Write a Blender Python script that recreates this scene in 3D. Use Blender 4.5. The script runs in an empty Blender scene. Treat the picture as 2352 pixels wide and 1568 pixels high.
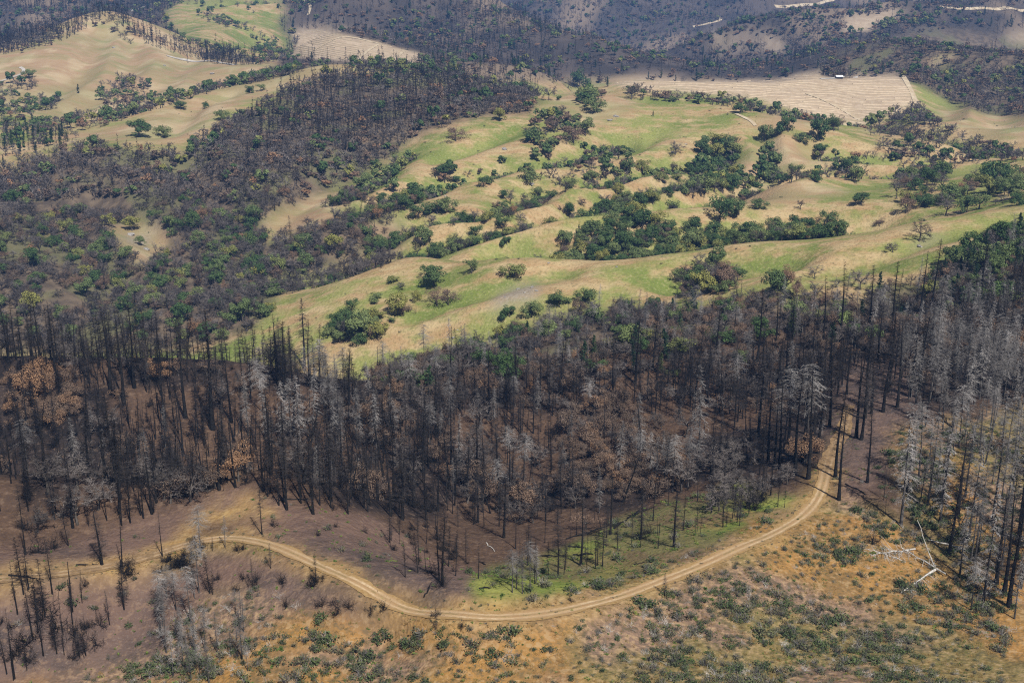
import bpy, math, random
import numpy as np
from mathutils import Vector, Matrix

SC = bpy.context.scene
COL = SC.collection
rad = math.radians
random.seed(7)
RNG = np.random.default_rng(11)

# ------------------------------------------------------------------ camera
CAMZ = 230.0
PITCH = rad(17.3)
PW, PH = 2352.0, 1568.0            # working grid in which layout points were measured
FPX = PW / 2 / math.tan(rad(22.5))
cam_d = bpy.data.cameras.new("camera")
cam_d.sensor_width = 36.0
cam_d.lens = 18.0 / math.tan(rad(22.5))
cam_d.clip_start = 1.0
cam_d.clip_end = 30000.0
cam = bpy.data.objects.new("camera", cam_d)
COL.objects.link(cam)
cam.location = (0, 0, CAMZ)
cam.rotation_euler = (math.pi / 2 - PITCH, 0, 0)
SC.camera = cam

# ------------------------------------------------------------------ sky, sun, exposure
SUN_ELEV, SUN_BACK = rad(50), rad(-26)   # behind the camera, slightly to its right
sdir = Vector((-math.sin(SUN_BACK) * math.cos(SUN_ELEV), -math.cos(SUN_BACK) * math.cos(SUN_ELEV), math.sin(SUN_ELEV)))
world = bpy.data.worlds.new("World")
SC.world = world
world.use_nodes = True
wn = world.node_tree
bg = wn.nodes["Background"]
sky = wn.nodes.new("ShaderNodeTexSky")
sky.sky_type = 'NISHITA'
sky.sun_disc = False
sky.sun_elevation = SUN_ELEV
sky.sun_rotation = math.atan2(sdir.x, sdir.y)
sky.altitude = 400
sky.air_density = 1.0
sky.dust_density = 1.6
wn.links.new(sky.outputs[0], bg.inputs[0])
bg.inputs[1].default_value = 0.05
sun_d = bpy.data.lights.new("sun", 'SUN')
sun_d.energy = 5.0
sun_d.angle = rad(0.53)
sun_d.color = (1.0, 0.955, 0.88)
sun = bpy.data.objects.new("sun", sun_d)
COL.objects.link(sun)
sun.location = (0, 0, 900)
sun.rotation_euler = sdir.to_track_quat('Z', 'Y').to_euler()
SC.view_settings.view_transform = 'Standard'
SC.view_settings.look = 'None'
SC.view_settings.exposure = 0.3
SC.view_settings.gamma = 1.0
SC.view_settings.use_curve_mapping = False
SC.cycles.max_bounces = 5
SC.cycles.diffuse_bounces = 2
SC.cycles.glossy_bounces = 1
SC.cycles.transparent_max_bounces = 6
SC.cycles.volume_bounces = 0
SC.cycles.use_denoising = False
SC.cycles.pixel_filter_type = 'BLACKMAN_HARRIS'
SC.cycles.filter_width = 1.15

# ------------------------------------------------------------------ view helpers (real positions from measured bearings)
CP, SP = math.cos(PITCH), math.sin(PITCH)
def ray(px, py):
    a = (np.asarray(px, float) - PW / 2) / FPX
    b = -(np.asarray(py, float) - PH / 2) / FPX
    return a, CP + b * SP, -SP + b * CP
def project(x, y, z):
    z = z - CAMZ
    d = y * CP - z * SP
    u = y * SP + z * CP
    return PW / 2 + FPX * x / d, PH / 2 - FPX * u / d

_tabs = {}
def vnoise(x, y, seed=0):
    if seed not in _tabs:
        _tabs[seed] = np.random.default_rng(1000 + seed).random((256, 256)).astype(np.float64)
    t = _tabs[seed]
    xi, yi = np.floor(x).astype(int), np.floor(y).astype(int)
    fx, fy = x - xi, y - yi
    fx = fx * fx * (3 - 2 * fx); fy = fy * fy * (3 - 2 * fy)
    x0, x1, y0, y1 = xi & 255, (xi + 1) & 255, yi & 255, (yi + 1) & 255
    return (t[x0, y0] * (1 - fx) + t[x1, y0] * fx) * (1 - fy) + (t[x0, y1] * (1 - fx) + t[x1, y1] * fx) * fy
def fbm(x, y, wl, octaves=4, seed=0, gain=0.5):
    s, a, n = 0.0, 1.0, 0.0
    for o in range(octaves):
        s = s + a * (vnoise(x / wl + 17.3 * o, y / wl + 5.1 * o, seed + o) - 0.5)
        n += a; a *= gain; wl = wl / 2.03
    return s / n * 2

# ------------------------------------------------------------------ terrain control points: (px, py, forward distance)
CTRL = """
-900 1568 225;-300 1568 222;0 1568 221;400 1568 218;800 1568 212;1176 1568 208;1600 1568 208;2000 1568 212;2352 1568 216;3200 1568 220
-900 1750 185;0 1750 182;1176 1760 172;2352 1750 178;3200 1750 182
300 1450 237;900 1480 224;1500 1460 226;1900 1400 247;2250 1400 252
-900 1345 246;-300 1345 244;0 1335 241;240 1302 249;420 1245 260;500 1222 264;600 1240 257;700 1275 248;850 1360 231;1000 1412 223;1160 1424 222;1360 1388 231;1540 1325 247;1720 1250 266;1850 1183 288;1896 1085 316;1925 1015 340;1950 930 368;1960 840 405
150 1085 298;-200 1100 296;-900 1120 290;330 1120 288;470 1120 288;620 1075 300;750 1110 294;850 1170 290
40 1220 268;200 1200 273;380 1190 276;560 1150 280
950 1290 262;1100 1300 270;1100 1200 315;1100 1100 356;1100 1000 390;1100 900 424;1050 830 452
950 1160 316;950 1050 350;1000 930 402
1400 1300 262;1400 1200 308;1400 1100 346;1400 1000 382;1400 900 420;1430 800 462
1250 1230 292
1700 1150 300;1700 1050 340;1700 950 378;1700 850 420;1700 760 462
2000 740 452;2200 1100 305;2300 950 352;2300 800 415;2300 660 500;2200 1250 280;2060 1200 287;2100 900 372
3200 1100 300;3200 900 360;3200 650 470
-900 820 430;0 825 432;200 828 430;400 832 432;620 848 430;800 900 405
-900 950 385;100 950 390;400 950 388;100 1020 368;700 1000 370;400 1020 366;860 1010 368
620 960 384
850 820 580;1000 800 575;1150 790 560;1300 770 545;1500 740 535;1700 700 535;1900 670 545;2100 640 560
850 760 606;1000 730 600;1250 700 595;1500 690 585;1750 640 588;2100 580 588;2352 560 580;3200 540 560
600 690 690;740 660 690;880 612 694;940 594 696;1050 602 676;1120 592 668;1250 580 655;1400 592 645;1530 583 645;1700 570 645;1850 560 642;2000 540 640;2100 520 640;2352 470 655;3200 430 640
1000 650 650;1300 640 622;1600 630 615;800 700 640
-900 660 740;0 660 740;300 655 725;450 680 705;600 600 765
-900 540 820;0 540 815;300 540 800;300 470 860;0 470 880;-900 470 880
800 560 775;800 500 830;950 540 770;1100 520 770;1250 500 775;1000 460 855
1350 560 735;1500 535 745;1600 555 735;1900 550 738
1650 525 760;1750 482 800;1900 490 785;2050 490 770;2200 480 760;2352 440 780;3200 400 780
1300 470 815;1450 470 815;1600 455 825;1750 470 812
1650 442 870;1840 420 880;1960 440 865;2100 430 860;2250 420 850
1050 420 905;1250 395 925;1150 350 985;1350 400 905;1500 380 930;1500 330 1000;1350 300 1040
1300 340 985;950 380 955;850 430 900
1800 395 950;1700 370 960;1810 312 1015;1900 345 985;1700 300 1040;1950 390 955;2100 380 960;2352 370 930;3200 340 930
1600 260 1090;1480 241 1125;1640 235 1128;1750 270 1070;1900 300 1060;2050 330 1050;2050 300 1110;2250 320 1080
2100 265 1190;2250 270 1150;2352 250 1180;2352 300 1090
1400 215 1165;1290 225 1150;1200 212 1180;1000 172 1270;850 165 1285;760 152 1300;1230 255 1090;1050 300 1040
600 400 930;400 430 905;200 400 935;0 400 950;-900 390 950;600 300 1040;800 300 1050;800 380 960;700 220 1170;950 230 1150;500 350 985
400 330 1010;230 297 1120;480 213 1235;600 190 1290;700 162 1345;350 260 1150;300 320 1030
0 320 1110;-900 320 1110;120 300 1140
100 260 1230;300 240 1260;450 200 1320;0 200 1400;250 150 1480;450 160 1440;600 155 1440
0 108 1640;140 72 1700;245 25 1760;335 85 1690;480 132 1600;600 150 1530;-900 100 1640
150 100 1600;400 120 1600
620 135 1640;680 130 1600;830 142 1570;950 152 1550;670 82 1740;780 78 1760;930 112 1690;990 128 1650
1060 165 1520;1150 185 1500;1300 190 1560;1250 180 1640
1000 100 1830;1000 40 2150;850 40 2150;700 30 2250;700 0 2500;1060 0 2420;1200 32 2250;1300 72 2120;1400 102 2030;1500 128 1960;1600 150 1890;1750 165 1820;1300 130 1880;1500 165 1800;1150 130 1850
550 60 2000;450 60 1980;600 100 1780;500 100 1750;420 20 2500;300 5 2700;0 40 2400;-900 30 2300;0 0 2900
1440 186 1350;1568 189 1355;1770 187 1370;1880 168 1440;1930 178 1415;2050 172 1430;2100 235 1250;1950 288 1210;1830 257 1215;1700 224 1245;1500 206 1275;1850 215 1300;2000 225 1300
2110 160 1480;2200 120 1600;2352 130 1560;2200 200 1360;2352 200 1370;2100 100 1750;1950 130 1700;3200 130 1550
1700 100 2350;1700 50 2800;1700 0 3500;1500 60 2600;1450 20 3000;1400 0 3400
1650 90 2420;1800 115 2200;1850 60 2650;1980 55 2500;2050 35 2700;1930 76 2350;2100 20 3000;2352 60 2300;2352 20 3000;2000 0 3600;2352 0 3600;3200 20 3000;3200 60 2300
1850 140 1950;2000 100 2050
"""
HIDDEN = """
150 340 -32;-250 340 -32;620 338 -32;450 330 -30;-900 340 -32
150 480 -60;500 480 -60;-900 480 -60;750 480 -55;300 570 -50;0 580 -55;600 560 -45
1050 505 -35;1300 500 -30;1500 495 -26;1800 490 -18;2050 500 -14
900 735 -22;1200 700 -20;1500 690 -18;1800 690 -16;2100 690 -14
1700 1190 -20;1500 1190 -18;1200 1230 -18
300 1900 -60;100 1850 -60;500 1800 -40
800 1450 -12;600 1420 -14;900 1450 -10;1100 1400 -14;1300 1360 -16
1400 1600 -75;1600 1620 -70;1800 1600 -60;1300 1480 -40
1300 2450 -110;1450 2250 -100;1200 2700 -120;1600 2100 -80;1750 2050 -70;1100 2850 -120;1350 2750 -90
250 1950 -70;100 1900 -70;0 1850 -70;400 1850 -40;2200 1850 -80;2352 1800 -80;2300 2000 -90;2100 1950 -60;800 2000 -25;900 1900 -25
1900 1600 -40;2000 1560 -30;1650 1560 -70;1500 1500 -60;1800 1520 -60
"""
def parse(t):
    return np.array([[float(v) for v in p.split()] for p in t.replace("\n", ";").split(";") if p.strip()])
C = parse(CTRL)
dx, dy, dz = ray(C[:, 0], C[:, 1])
k = C[:, 2] / dy
cx, cy, cz = dx * k, C[:, 2].copy(), dz * k
H = parse(HIDDEN)                                # (bearing px, forward distance, drop below the line of sight)
def los_drop(px, Y, drop):
    # lowest line of sight over the control points near that bearing, then drop below it
    az = np.arctan2((px - PW / 2) / FPX, CP)
    a = np.arctan2(cx, cy)
    near = (np.abs(a - az) < 0.10) & (cy < Y)
    r = Y / math.cos(az)
    el = np.max(cz[near] / np.hypot(cx, cy)[near]) if near.any() else -0.3
    return math.sin(az) * r, Y, el * r + drop
hp = np.array([los_drop(*h) for h in H])
cx, cy, cz = np.append(cx, hp[:, 0]), np.append(cy, hp[:, 1]), np.append(cz, hp[:, 2])
# far apron to the horizon
for a in np.linspace(-45, 45, 9):
    for r, z in ((4300, -150), (5600, -170), (9000, -230)):
        cx, cy, cz = np.append(cx, r * math.sin(rad(a))), np.append(cy, r * math.cos(rad(a))), np.append(cz, z)

NA, NR = 500, 760
R0, R1 = 105.0, 9000.0
AZ = np.linspace(rad(-38), rad(38), NA)
LR = np.linspace(math.log(R0), math.log(R1), NR)
def rbf_fit(u, v, w, lam):
    n = len(u)
    d2 = (u[:, None] - u[None]) ** 2 + (v[:, None] - v[None]) ** 2
    K = 0.5 * d2 * np.log(d2 + 1e-12) + lam * np.eye(n)
    P = np.stack([np.ones(n), u, v], 1)
    A = np.block([[K, P], [P.T, np.zeros((3, 3))]])
    return np.linalg.solve(A, np.append(w, [0, 0, 0]))
cu, cv = np.arctan2(cx, cy) * 1.0, np.log(np.hypot(cx, cy))
sol = rbf_fit(cu, cv, cz, 2e-4)
step = 2
GA, GL = np.meshgrid(AZ[::step], LR[::step], indexing='ij')
def rbf_eval(u, v):
    out = np.empty(u.size)
    uf, vf = u.ravel(), v.ravel()
    for s in range(0, uf.size, 8000):
        d2 = (uf[s:s + 8000, None] - cu[None]) ** 2 + (vf[s:s + 8000, None] - cv[None]) ** 2
        out[s:s + 8000] = (0.5 * d2 * np.log(d2 + 1e-12)) @ sol[:-3] + sol[-3] + sol[-2] * uf[s:s + 8000] + sol[-1] * vf[s:s + 8000]
    return out.reshape(u.shape)
Zc = rbf_eval(GA, GL)
def upsample(Zc):
    ia = np.clip(np.arange(NA) / step, 0, Zc.shape[0] - 1.001); ir = np.clip(np.arange(NR) / step, 0, Zc.shape[1] - 1.001)
    a0, r0 = ia.astype(int), ir.astype(int); fa, fr = (ia - a0)[:, None], (ir - r0)[None]
    return (Zc[np.ix_(a0, r0)] * (1 - fa) + Zc[np.ix_(a0 + 1, r0)] * fa) * (1 - fr) + (Zc[np.ix_(a0, r0 + 1)] * (1 - fa) + Zc[np.ix_(a0 + 1, r0 + 1)] * fa) * fr
Zg = upsample(Zc) + CAMZ
AG, LG = np.meshgrid(AZ, LR, indexing='ij')
RG = np.exp(LG)
XG, YG = RG * np.sin(AG), RG * np.cos(AG)

def at(px, py, lift=0.0):
    """point on the terrain seen in a measured direction"""
    dx, dy, dz = ray(px, py)
    az, te = math.atan2(dx, dy), dz / math.hypot(dx, dy)
    f = (az - AZ[0]) / (AZ[1] - AZ[0]); i = int(min(max(f, 0), NA - 2)); f -= i
    h = Zg[i] * (1 - f) + Zg[i + 1] * f
    s = (h - CAMZ) / RG[0]
    hit = np.nonzero(s >= te)[0]
    j = int(hit[0]) if len(hit) else NR - 1
    r = RG[0, j]
    if j > 0:
        t = (te - s[j - 1]) / (s[j] - s[j - 1] + 1e-12)
        r = RG[0, j - 1] + min(max(t, 0), 1) * (RG[0, j] - RG[0, j - 1])
    x, y = r * math.sin(az), r * math.cos(az)
    return x, y, float(height(x, y)) + lift
def height(x, y):
    x, y = np.asarray(x, float), np.asarray(y, float)
    fa = np.clip((np.arctan2(x, y) - AZ[0]) / (AZ[1] - AZ[0]), 0, NA - 1.001)
    fr = np.clip((np.log(np.hypot(x, y)) - LR[0]) / (LR[1] - LR[0]), 0, NR - 1.001)
    i, j = fa.astype(int), fr.astype(int); fa, fr = fa - i, fr - j
    return (Zg[i, j] * (1 - fa) + Zg[i + 1, j] * fa) * (1 - fr) + (Zg[i, j + 1] * (1 - fa) + Zg[i + 1, j + 1] * fa) * fr
def slant_scale(x, y, z):
    return FPX / np.sqrt(x * x + y * y + (z - CAMZ) ** 2)      # layout pixels per metre
# ------------------------------------------------------------------ gullies between the grassy spurs
def poly(t):
    return [tuple(float(v) for v in p.split(",")) for p in t.split()]
GULLY_HILL = [(poly(t), dp, w) for t, dp, w in [
    ("20,250 110,215 170,170 210,120 235,70", 6, 26), ("250,240 330,200 400,160 430,130", 5, 26), ("120,280 190,230 300,150 300,95", 5, 24), ("500,200 470,170 420,150", 4, 22),
    ("380,300 420,270 440,240 520,215", 4, 18), ("440,120 540,95 600,70", 8, 40), ("640,120 690,60 700,10", 9, 50), ("2160,250 2190,200 2240,150", 9, 40), ("2300,260 2290,200 2320,140", 9, 40)]]
GULLY = [   # (layout polyline, depth m, half width m)
    (poly("840,470 884,457 984,430 1030,404 1084,407 1167,379 1267,373 1317,350 1367,327 1420,310"), 8, 22),
    (poly("880,520 940,495 1017,480 1134,477 1184,460 1250,420 1317,427 1367,417 1434,385 1484,373 1560,352"), 9, 22),
    (poly("1340,470 1440,440 1560,425 1620,410 1640,370 1660,330"), 8, 22),
    (poly("1700,430 1800,415 1900,405 1990,400 2080,395"), 8, 20),
    (poly("620,640 760,590 900,565 1000,545 1150,505 1350,478 1560,455 1680,448"), 10, 24),
    (poly("1180,570 1300,560 1450,555 1600,545 1750,530 1900,520 1990,510"), 9, 24),
    (poly("1560,355 1600,350 1740,405"), 6, 16),
    (poly("1880,330 1950,345 2030,360 2120,370 2250,350 2340,340"), 9, 24),
    (poly("1990,290 2080,300 2150,310 2230,335 2300,345"), 9, 22),
    (poly("230,262 330,250 420,215 520,190 600,178 680,160"), 9, 22),
    (poly("760,452 800,440 870,400 930,345"), 4, 16),
    (poly("1500,300 1420,345 1330,380 1260,400"), 3, 14),
    (poly("1180,300 1100,335 1000,360"), 3, 12),
    (poly("1750,300 1770,350 1770,410"), 5, 14),
    (poly("200,420 330,480 420,560 460,640"), 9, 30),
    (poly("420,380 500,440 560,520 560,590"), 8, 28),
    (poly("900,330 760,400 650,470 600,560"), 6, 26),
    (poly("20,370 120,440 200,560 260,650"), 8, 30),
    (poly("870,830 1000,770 1160,760 1300,730 1450,700 1600,690"), 5, 24),
    (poly("1290,610 1180,640 1050,690 960,720"), 3, 14),
    (poly("1800,600 1650,610 1560,640"), 4, 18),
    (poly("2330,500 2150,540 2010,590 1900,620"), 3, 16),
]
def resample(pts, stepm):
    pts = np.array(pts, float)
    d = np.r_[0, np.cumsum(np.linalg.norm(np.diff(pts[:, :2], axis=0), axis=1))]
    n = max(2, int(d[-1] / stepm) + 1)
    s = np.linspace(0, d[-1], n)
    return np.stack([np.interp(s, d, pts[:, c]) for c in range(pts.shape[1])], 1)
def smooth_line(p, it=3):
    p = p.copy()
    for _ in range(it):
        p[1:-1] = 0.25 * p[:-2] + 0.5 * p[1:-1] + 0.25 * p[2:]
    return p
def dist_to(line, X, Y):
    """distance from grid points to a densely sampled line, and the index of the nearest sample"""
    best = np.full(X.shape, 1e9); idx = np.zeros(X.shape, int)
    for i, (a, b) in enumerate(line[:, :2]):
        d = (X - a) ** 2 + (Y - b) ** 2
        m = d < best
        best[m] = d[m]; idx[m] = i
    return np.sqrt(best), idx
gully_world = []
for pts, dep, w in GULLY + GULLY_HILL:
    gully_world.append((resample([at(*p) for p in pts], 6.0), dep, w))
carve = np.zeros_like(Zg)
for L, dep, w in gully_world:
    x0, x1, y0, y1 = L[:, 0].min() - 3 * w, L[:, 0].max() + 3 * w, L[:, 1].min() - 3 * w, L[:, 1].max() + 3 * w
    sel = (XG > x0) & (XG < x1) & (YG > y0) & (YG < y1)
    d, _ = dist_to(smooth_line(L, 6), XG[sel], YG[sel])
    carve[sel] = np.maximum(carve[sel], 2.1 * dep * np.exp(-(d / (0.9 * w)) ** 1.8))
rise = np.zeros_like(Zg)                          # rounded spur crests on the near side of each gully
for (pts, dep, w), up in zip([GULLY[i] for i in (0, 1, 2, 3, 4, 5, 7, 8)], (7, 8, 7, 6, 8, 6, 7, 6)):
    L = smooth_line(resample([at(p[0], p[1] + 19) for p in pts[1:-1]], 6.0), 8)
    sel = (XG > L[:, 0].min() - 60) & (XG < L[:, 0].max() + 60) & (YG > L[:, 1].min() - 60) & (YG < L[:, 1].max() + 60)
    d, ix = dist_to(L, XG[sel], YG[sel])
    taper = np.sin(np.clip((ix + 1) / (len(L) + 1), 0, 1) * math.pi) ** 0.5
    rise[sel] = np.maximum(rise[sel], up * taper * np.exp(-(d / 19) ** 2))
Zg = Zg - carve + rise
# natural roughness, growing with the size of the land forms
near = np.clip((520 - YG) / 60, 0, 1); far = np.clip((YG - 1450) / 250, 0, 1); mid = 1 - near - far
Zg = Zg + near * (fbm(XG, YG, 26, 4, 3) * 1.5 + fbm(XG, YG, 5, 2, 9) * 0.25) + mid * (fbm(XG, YG, 60, 4, 21) * 2.4 + fbm(XG, YG, 120, 3, 25) * 4.0)
rv = 1 - np.abs(fbm(XG + 0.5 * YG, YG, 420, 4, 31))
Zg = Zg + far * ((rv - 0.75) * 45 + fbm(XG, YG, 110, 3, 41) * 10) * np.clip((YG - 1450) / 900, 0.25, 1)
rv2 = 1 - np.abs(fbm(XG - 0.55 * YG, YG * 0.8 + 300, 620, 3, 36)) * 1.3
Zg = Zg + np.clip((YG - 1750) / 600, 0, 1) * (rv2 - 0.72) * 150 * np.clip((5200 - YG) / 1500, 0, 1)

# ------------------------------------------------------------------ the dirt road on the near ridge
ROAD_PX = poly("-420,1350 -300,1347 -100,1342 0,1335 120,1322 240,1302 340,1280 420,1248 480,1226 540,1228 600,1242 680,1270 760,1312 850,1360 930,1395 1000,1412 1080,1424 1160,1425 1260,1411 1360,1388 1450,1360 1540,1325 1620,1294 1720,1250 1800,1212 1850,1183 1880,1150 1892,1115 1896,1085 1905,1050 1925,1015 1943,975 1950,930")
road = smooth_line(resample([at(*p) for p in ROAD_PX], 1.2), 40)
road[:, 2] = [float(height(a, b)) for a, b in road[:, :2]]
for _ in range(3):
    road = np.concatenate([road[:1], smooth_line(road, 12)[1:-1], road[-1:]])
sel = (YG < 520) & (YG > 180)
rd, ri = dist_to(road, XG[sel], YG[sel])
w = np.clip((5.5 - rd) / 3.0, 0, 1); w = w * w * (3 - 2 * w)
zz = Zg[sel]; zz = zz * (1 - w) + (road[ri, 2] - 0.07) * w; Zg[sel] = zz
ROADD = np.full(Zg.shape, 1e3); ROADD[sel] = rd

# ------------------------------------------------------------------ land cover from mapped outlines
def inside(pl, X, Y):
    pl = np.array(pl); r = np.zeros(X.shape, bool)
    j = len(pl) - 1
    for i in range(len(pl)):
        (xi, yi), (xj, yj) = pl[i], pl[j]
        if yi != yj:
            r ^= ((yi > Y) != (yj > Y)) & (X < (xj - xi) * (Y - yi) / (yj - yi) + xi)
        j = i
    return r
MEADOW, DRY, BURN, SCRUB, WOOD, FAR, FIELD, LUSH, ROCK, CHAR = range(10)
P_STAND_L = poly("-1500,830 0,815 400,825 650,842 760,885 850,930 960,960 1000,1000 1000,1150 930,1200 850,1172 770,1175 640,1150 575,1120 470,1135 400,1178 300,1212 230,1225 100,1245 0,1262 -1500,1320")
P_STAND_C = poly("960,930 1050,905 1200,890 1400,880 1550,870 1700,845 1850,835 1960,830 1930,1000 1880,1062 1800,1100 1700,1095 1560,1135 1430,1185 1300,1240 1120,1290 1010,1290 945,1250 970,1150")
P_STAND_R = poly("1960,830 2050,800 2150,760 2352,700 3600,650 3600,1400 2352,1340 2250,1300 2150,1240 2090,1150 2050,1050 1985,1000")
P_SHRUB_C = poly("860,900 830,850 900,850 1050,810 1150,790 1250,735 1400,715 1560,720 1700,690 1800,680 1950,690 2100,650 2230,620 2352,560 3600,520 3600,650 2352,700 2150,760 2050,800 1960,830 1850,835 1700,845 1550,870 1400,880 1200,890 1050,905 960,950")
P_WOOD_UP = poly("-1500,360 0,392 100,362 200,338 300,342 400,352 480,322 508,292 568,262 650,216 705,190 800,168 1000,172 1180,208 1245,232 1210,262 1120,268 1060,278 940,322 900,362 860,392 780,432 690,462 620,490 500,470 300,455 0,470 -1500,470")
P_WOOD_LOW = poly("-1500,470 0,470 300,455 500,470 620,490 600,545 640,560 700,520 800,500 900,500 940,520 930,560 900,590 820,600 720,640 640,672 620,720 560,770 420,800 0,815 -1500,830")
P_FIELD_HAY = poly("1400,194 1440,185 1568,188 1770,185 1870,164 1888,163 1888,176 1935,181 2040,172 2062,172 2088,195 2106,236 2100,243 2050,262 2010,270 1990,284 1955,291 1920,281 1830,256 1750,231 1700,223 1600,213 1480,206")
P_FIELD_VINE = poly("663,80 720,66 784,80 867,97 927,115 984,128 964,134 951,155 894,146 817,141 740,137 667,133 693,93")
P_FIELD_FAR_A = poly("1626,68 1650,82 1680,86 1750,84 1806,100 1805,118 1790,124 1770,115 1755,102 1700,100 1650,102")
P_FIELD_FAR_B = poly("1912,50 1975,38 2000,40 2030,30 2090,25 2060,40 2030,50 2010,60 2005,72 1930,78 1947,62 1930,50")
P_FIELD_FAR_C = poly("2300,88 2352,83 2420,88 2352,98")
P_HILL_R = poly("1880,165 1900,130 1990,110 2080,80 2200,70 2352,90 3600,80 3600,290 2352,268 2260,262 2180,235 2130,205 2105,190 2085,172 2035,168 1935,176")
P_PALE = poly("-1500,140 0,115 80,105 140,85 200,60 245,30 290,55 340,95 420,122 500,138 640,158 560,185 480,205 330,255 230,290 120,280 0,240 -1500,240")
COVER = [
    (SCRUB, poly("-1500,1330 0,1335 420,1250 500,1226 620,1246 850,1360 1000,1412 1160,1424 1360,1388 1540,1325 1720,1250 1850,1183 1900,1120 1960,1165 2040,1190 2120,1235 2200,1275 2352,1300 3600,1330 3600,2400 -1500,2400")),
    (SCRUB, poly("1000,1412 1040,1385 1150,1392 1330,1348 1560,1280 1700,1222 1850,1150 1880,1165 1720,1252 1540,1328 1360,1390 1160,1426")),
    (BURN, poly("-1500,1240 0,1250 300,1210 600,1080 850,1160 1010,1290 1120,1310 1060,1375 1000,1400 850,1350 700,1270 560,1215 480,1205 300,1280 0,1320 -1500,1330")),
    (BURN, poly("-1500,1340 0,1345 240,1318 400,1290 480,1250 560,1250 680,1290 760,1330 850,1380 940,1415 880,1440 780,1425 700,1410 620,1370 540,1340 460,1370 400,1440 350,1520 200,1560 0,1580 -1500,1580")),
    (LUSH, poly("1070,1330 1120,1300 1200,1290 1300,1265 1400,1205 1480,1155 1560,1145 1680,1110 1760,1125 1860,1130 1840,1165 1700,1215 1560,1275 1450,1315 1330,1345 1230,1375 1120,1392 1050,1378")),
    (CHAR, P_STAND_L), (CHAR, P_STAND_C), (CHAR, P_STAND_R),
    (BURN, poly("1890,1090 1915,920 1950,835 2090,830 2130,960 2050,1050 2000,1130 1925,1145")),
    (SCRUB, poly("2030,1000 2120,960 2352,930 3600,920 3600,1100 2352,1100")),
    (SCRUB, poly("2040,1040 2130,1020 2352,1050 3600,1080 3600,1280 2352,1290 2200,1260 2080,1180")),
    (WOOD, P_SHRUB_C), (WOOD, P_WOOD_UP), (WOOD, P_WOOD_LOW),
    (DRY, poly("250,520 300,505 370,525 392,560 360,600 320,612 280,580 255,550")),
    (DRY, poly("90,510 150,500 160,530 110,545")),
    (DRY, poly("-1500,290 40,330 150,300 225,300 350,262 480,212 620,170 760,150 830,160 700,185 560,240 500,262 480,300 400,335 300,325 200,322 90,345 0,372 -1500,350")),
    (DRY, P_PALE),
    (DRY, poly("1300,212 1400,205 1470,232 1440,262 1350,292 1270,272 1250,240")),
    (DRY, poly("1690,380 1740,330 1800,312 1860,330 1900,360 1880,388 1800,400 1700,405")),
    (DRY, poly("1700,300 1760,258 1840,265 1900,300 1790,296")),
    (DRY, poly("1660,445 1760,425 1840,417 1930,432 1960,445 1800,468 1690,470")),
    (DRY, poly("2010,325 2060,318 2110,335 2120,355 2030,350")), (DRY, poly("1970,300 2050,286 2150,300 2220,330 2100,318")),
    (DRY, poly("2150,250 2260,262 2352,270 3600,290 3600,330 2352,325 2250,320 2170,280")),
    (DRY, poly("600,520 680,470 780,440 850,420 800,470 740,520 640,545")),
    (DRY, poly("800,545 860,520 930,505 940,520 880,548 820,560")),
    (WOOD, P_HILL_R), (DRY, poly("2115,150 2160,125 2200,120 2185,148 2140,165")),
    (FIELD, P_FIELD_HAY), (FIELD, P_FIELD_VINE), (FIELD, P_FIELD_FAR_A), (FIELD, P_FIELD_FAR_B), (FIELD, P_FIELD_FAR_C),
    (ROCK, poly("1118,700 1150,678 1200,660 1232,655 1240,668 1225,690 1180,695 1150,705")),
    (ROCK, poly("2090,560 2140,545 2180,535 2150,552 2110,570")),
    (ROCK, poly("290,545 340,540 345,560 300,565")),
]
PXG, PYG = project(XG, YG, Zg)
fj = np.clip((YG - 1300) / 300, 0, 1)
jx = fbm(XG, YG, 16, 4, 51) * (1 - fj) + 2.2 * fbm(XG, YG, 130, 4, 53) * fj; jy = fbm(XG, YG, 16, 4, 61) * (1 - fj) + 1.6 * fbm(XG, YG, 130, 4, 63) * fj
amp = 3.0 + 30.0 * np.clip((600 - YG) / 300, 0, 1)
JX, JY = PXG + jx * amp * 1.6, PYG + jy * amp
def cover_map(PX, PY, Y):
    z = np.full(PX.shape, MEADOW)
    z[Y < 500] = CHAR
    z[(Y > 1340) & (PY < 192)] = FAR
    z[(Y > 1300) & (PY < 160) & (PX < 640)] = DRY
    z[(Y > 1900)] = FAR
    z[inside(poly("372,34 420,2 560,-14 640,-4 662,30 640,62 672,95 655,126 600,140 480,112 410,84"), PX, PY) & (Y > 1650)] = MEADOW
    for t, pl in COVER:
        m = inside(pl, PX, PY)
        if t in (FIELD,): m &= Y > 1150
        elif t in (SCRUB, LUSH, BURN, CHAR): m &= Y < 520
        elif t in (WOOD, DRY, ROCK): m &= Y > 470
        z[m] = t
    return z
CV = cover_map(JX, JY, YG)
CVF = cover_map(PXG, PYG, YG)            # crisp version for the fields
CV[(CV == FIELD) & (CVF != FIELD)] = DRY
CV[CVF == FIELD] = FIELD
def blur(a, n=1):
    for _ in range(n):
        b = a.copy(); b[1:-1] = 0.25 * a[:-2] + 0.5 * a[1:-1] + 0.25 * a[2:]; a = b
        b = a.copy(); b[:, 1:-1] = 0.25 * a[:, :-2] + 0.5 * a[:, 1:-1] + 0.25 * a[:, 2:]; a = b
    return a
W = np.stack([blur((CV == t).astype(float), 5 if t != FIELD else 2) for t in range(10)], -1)
W /= W.sum(-1, keepdims=True) + 1e-6
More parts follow.
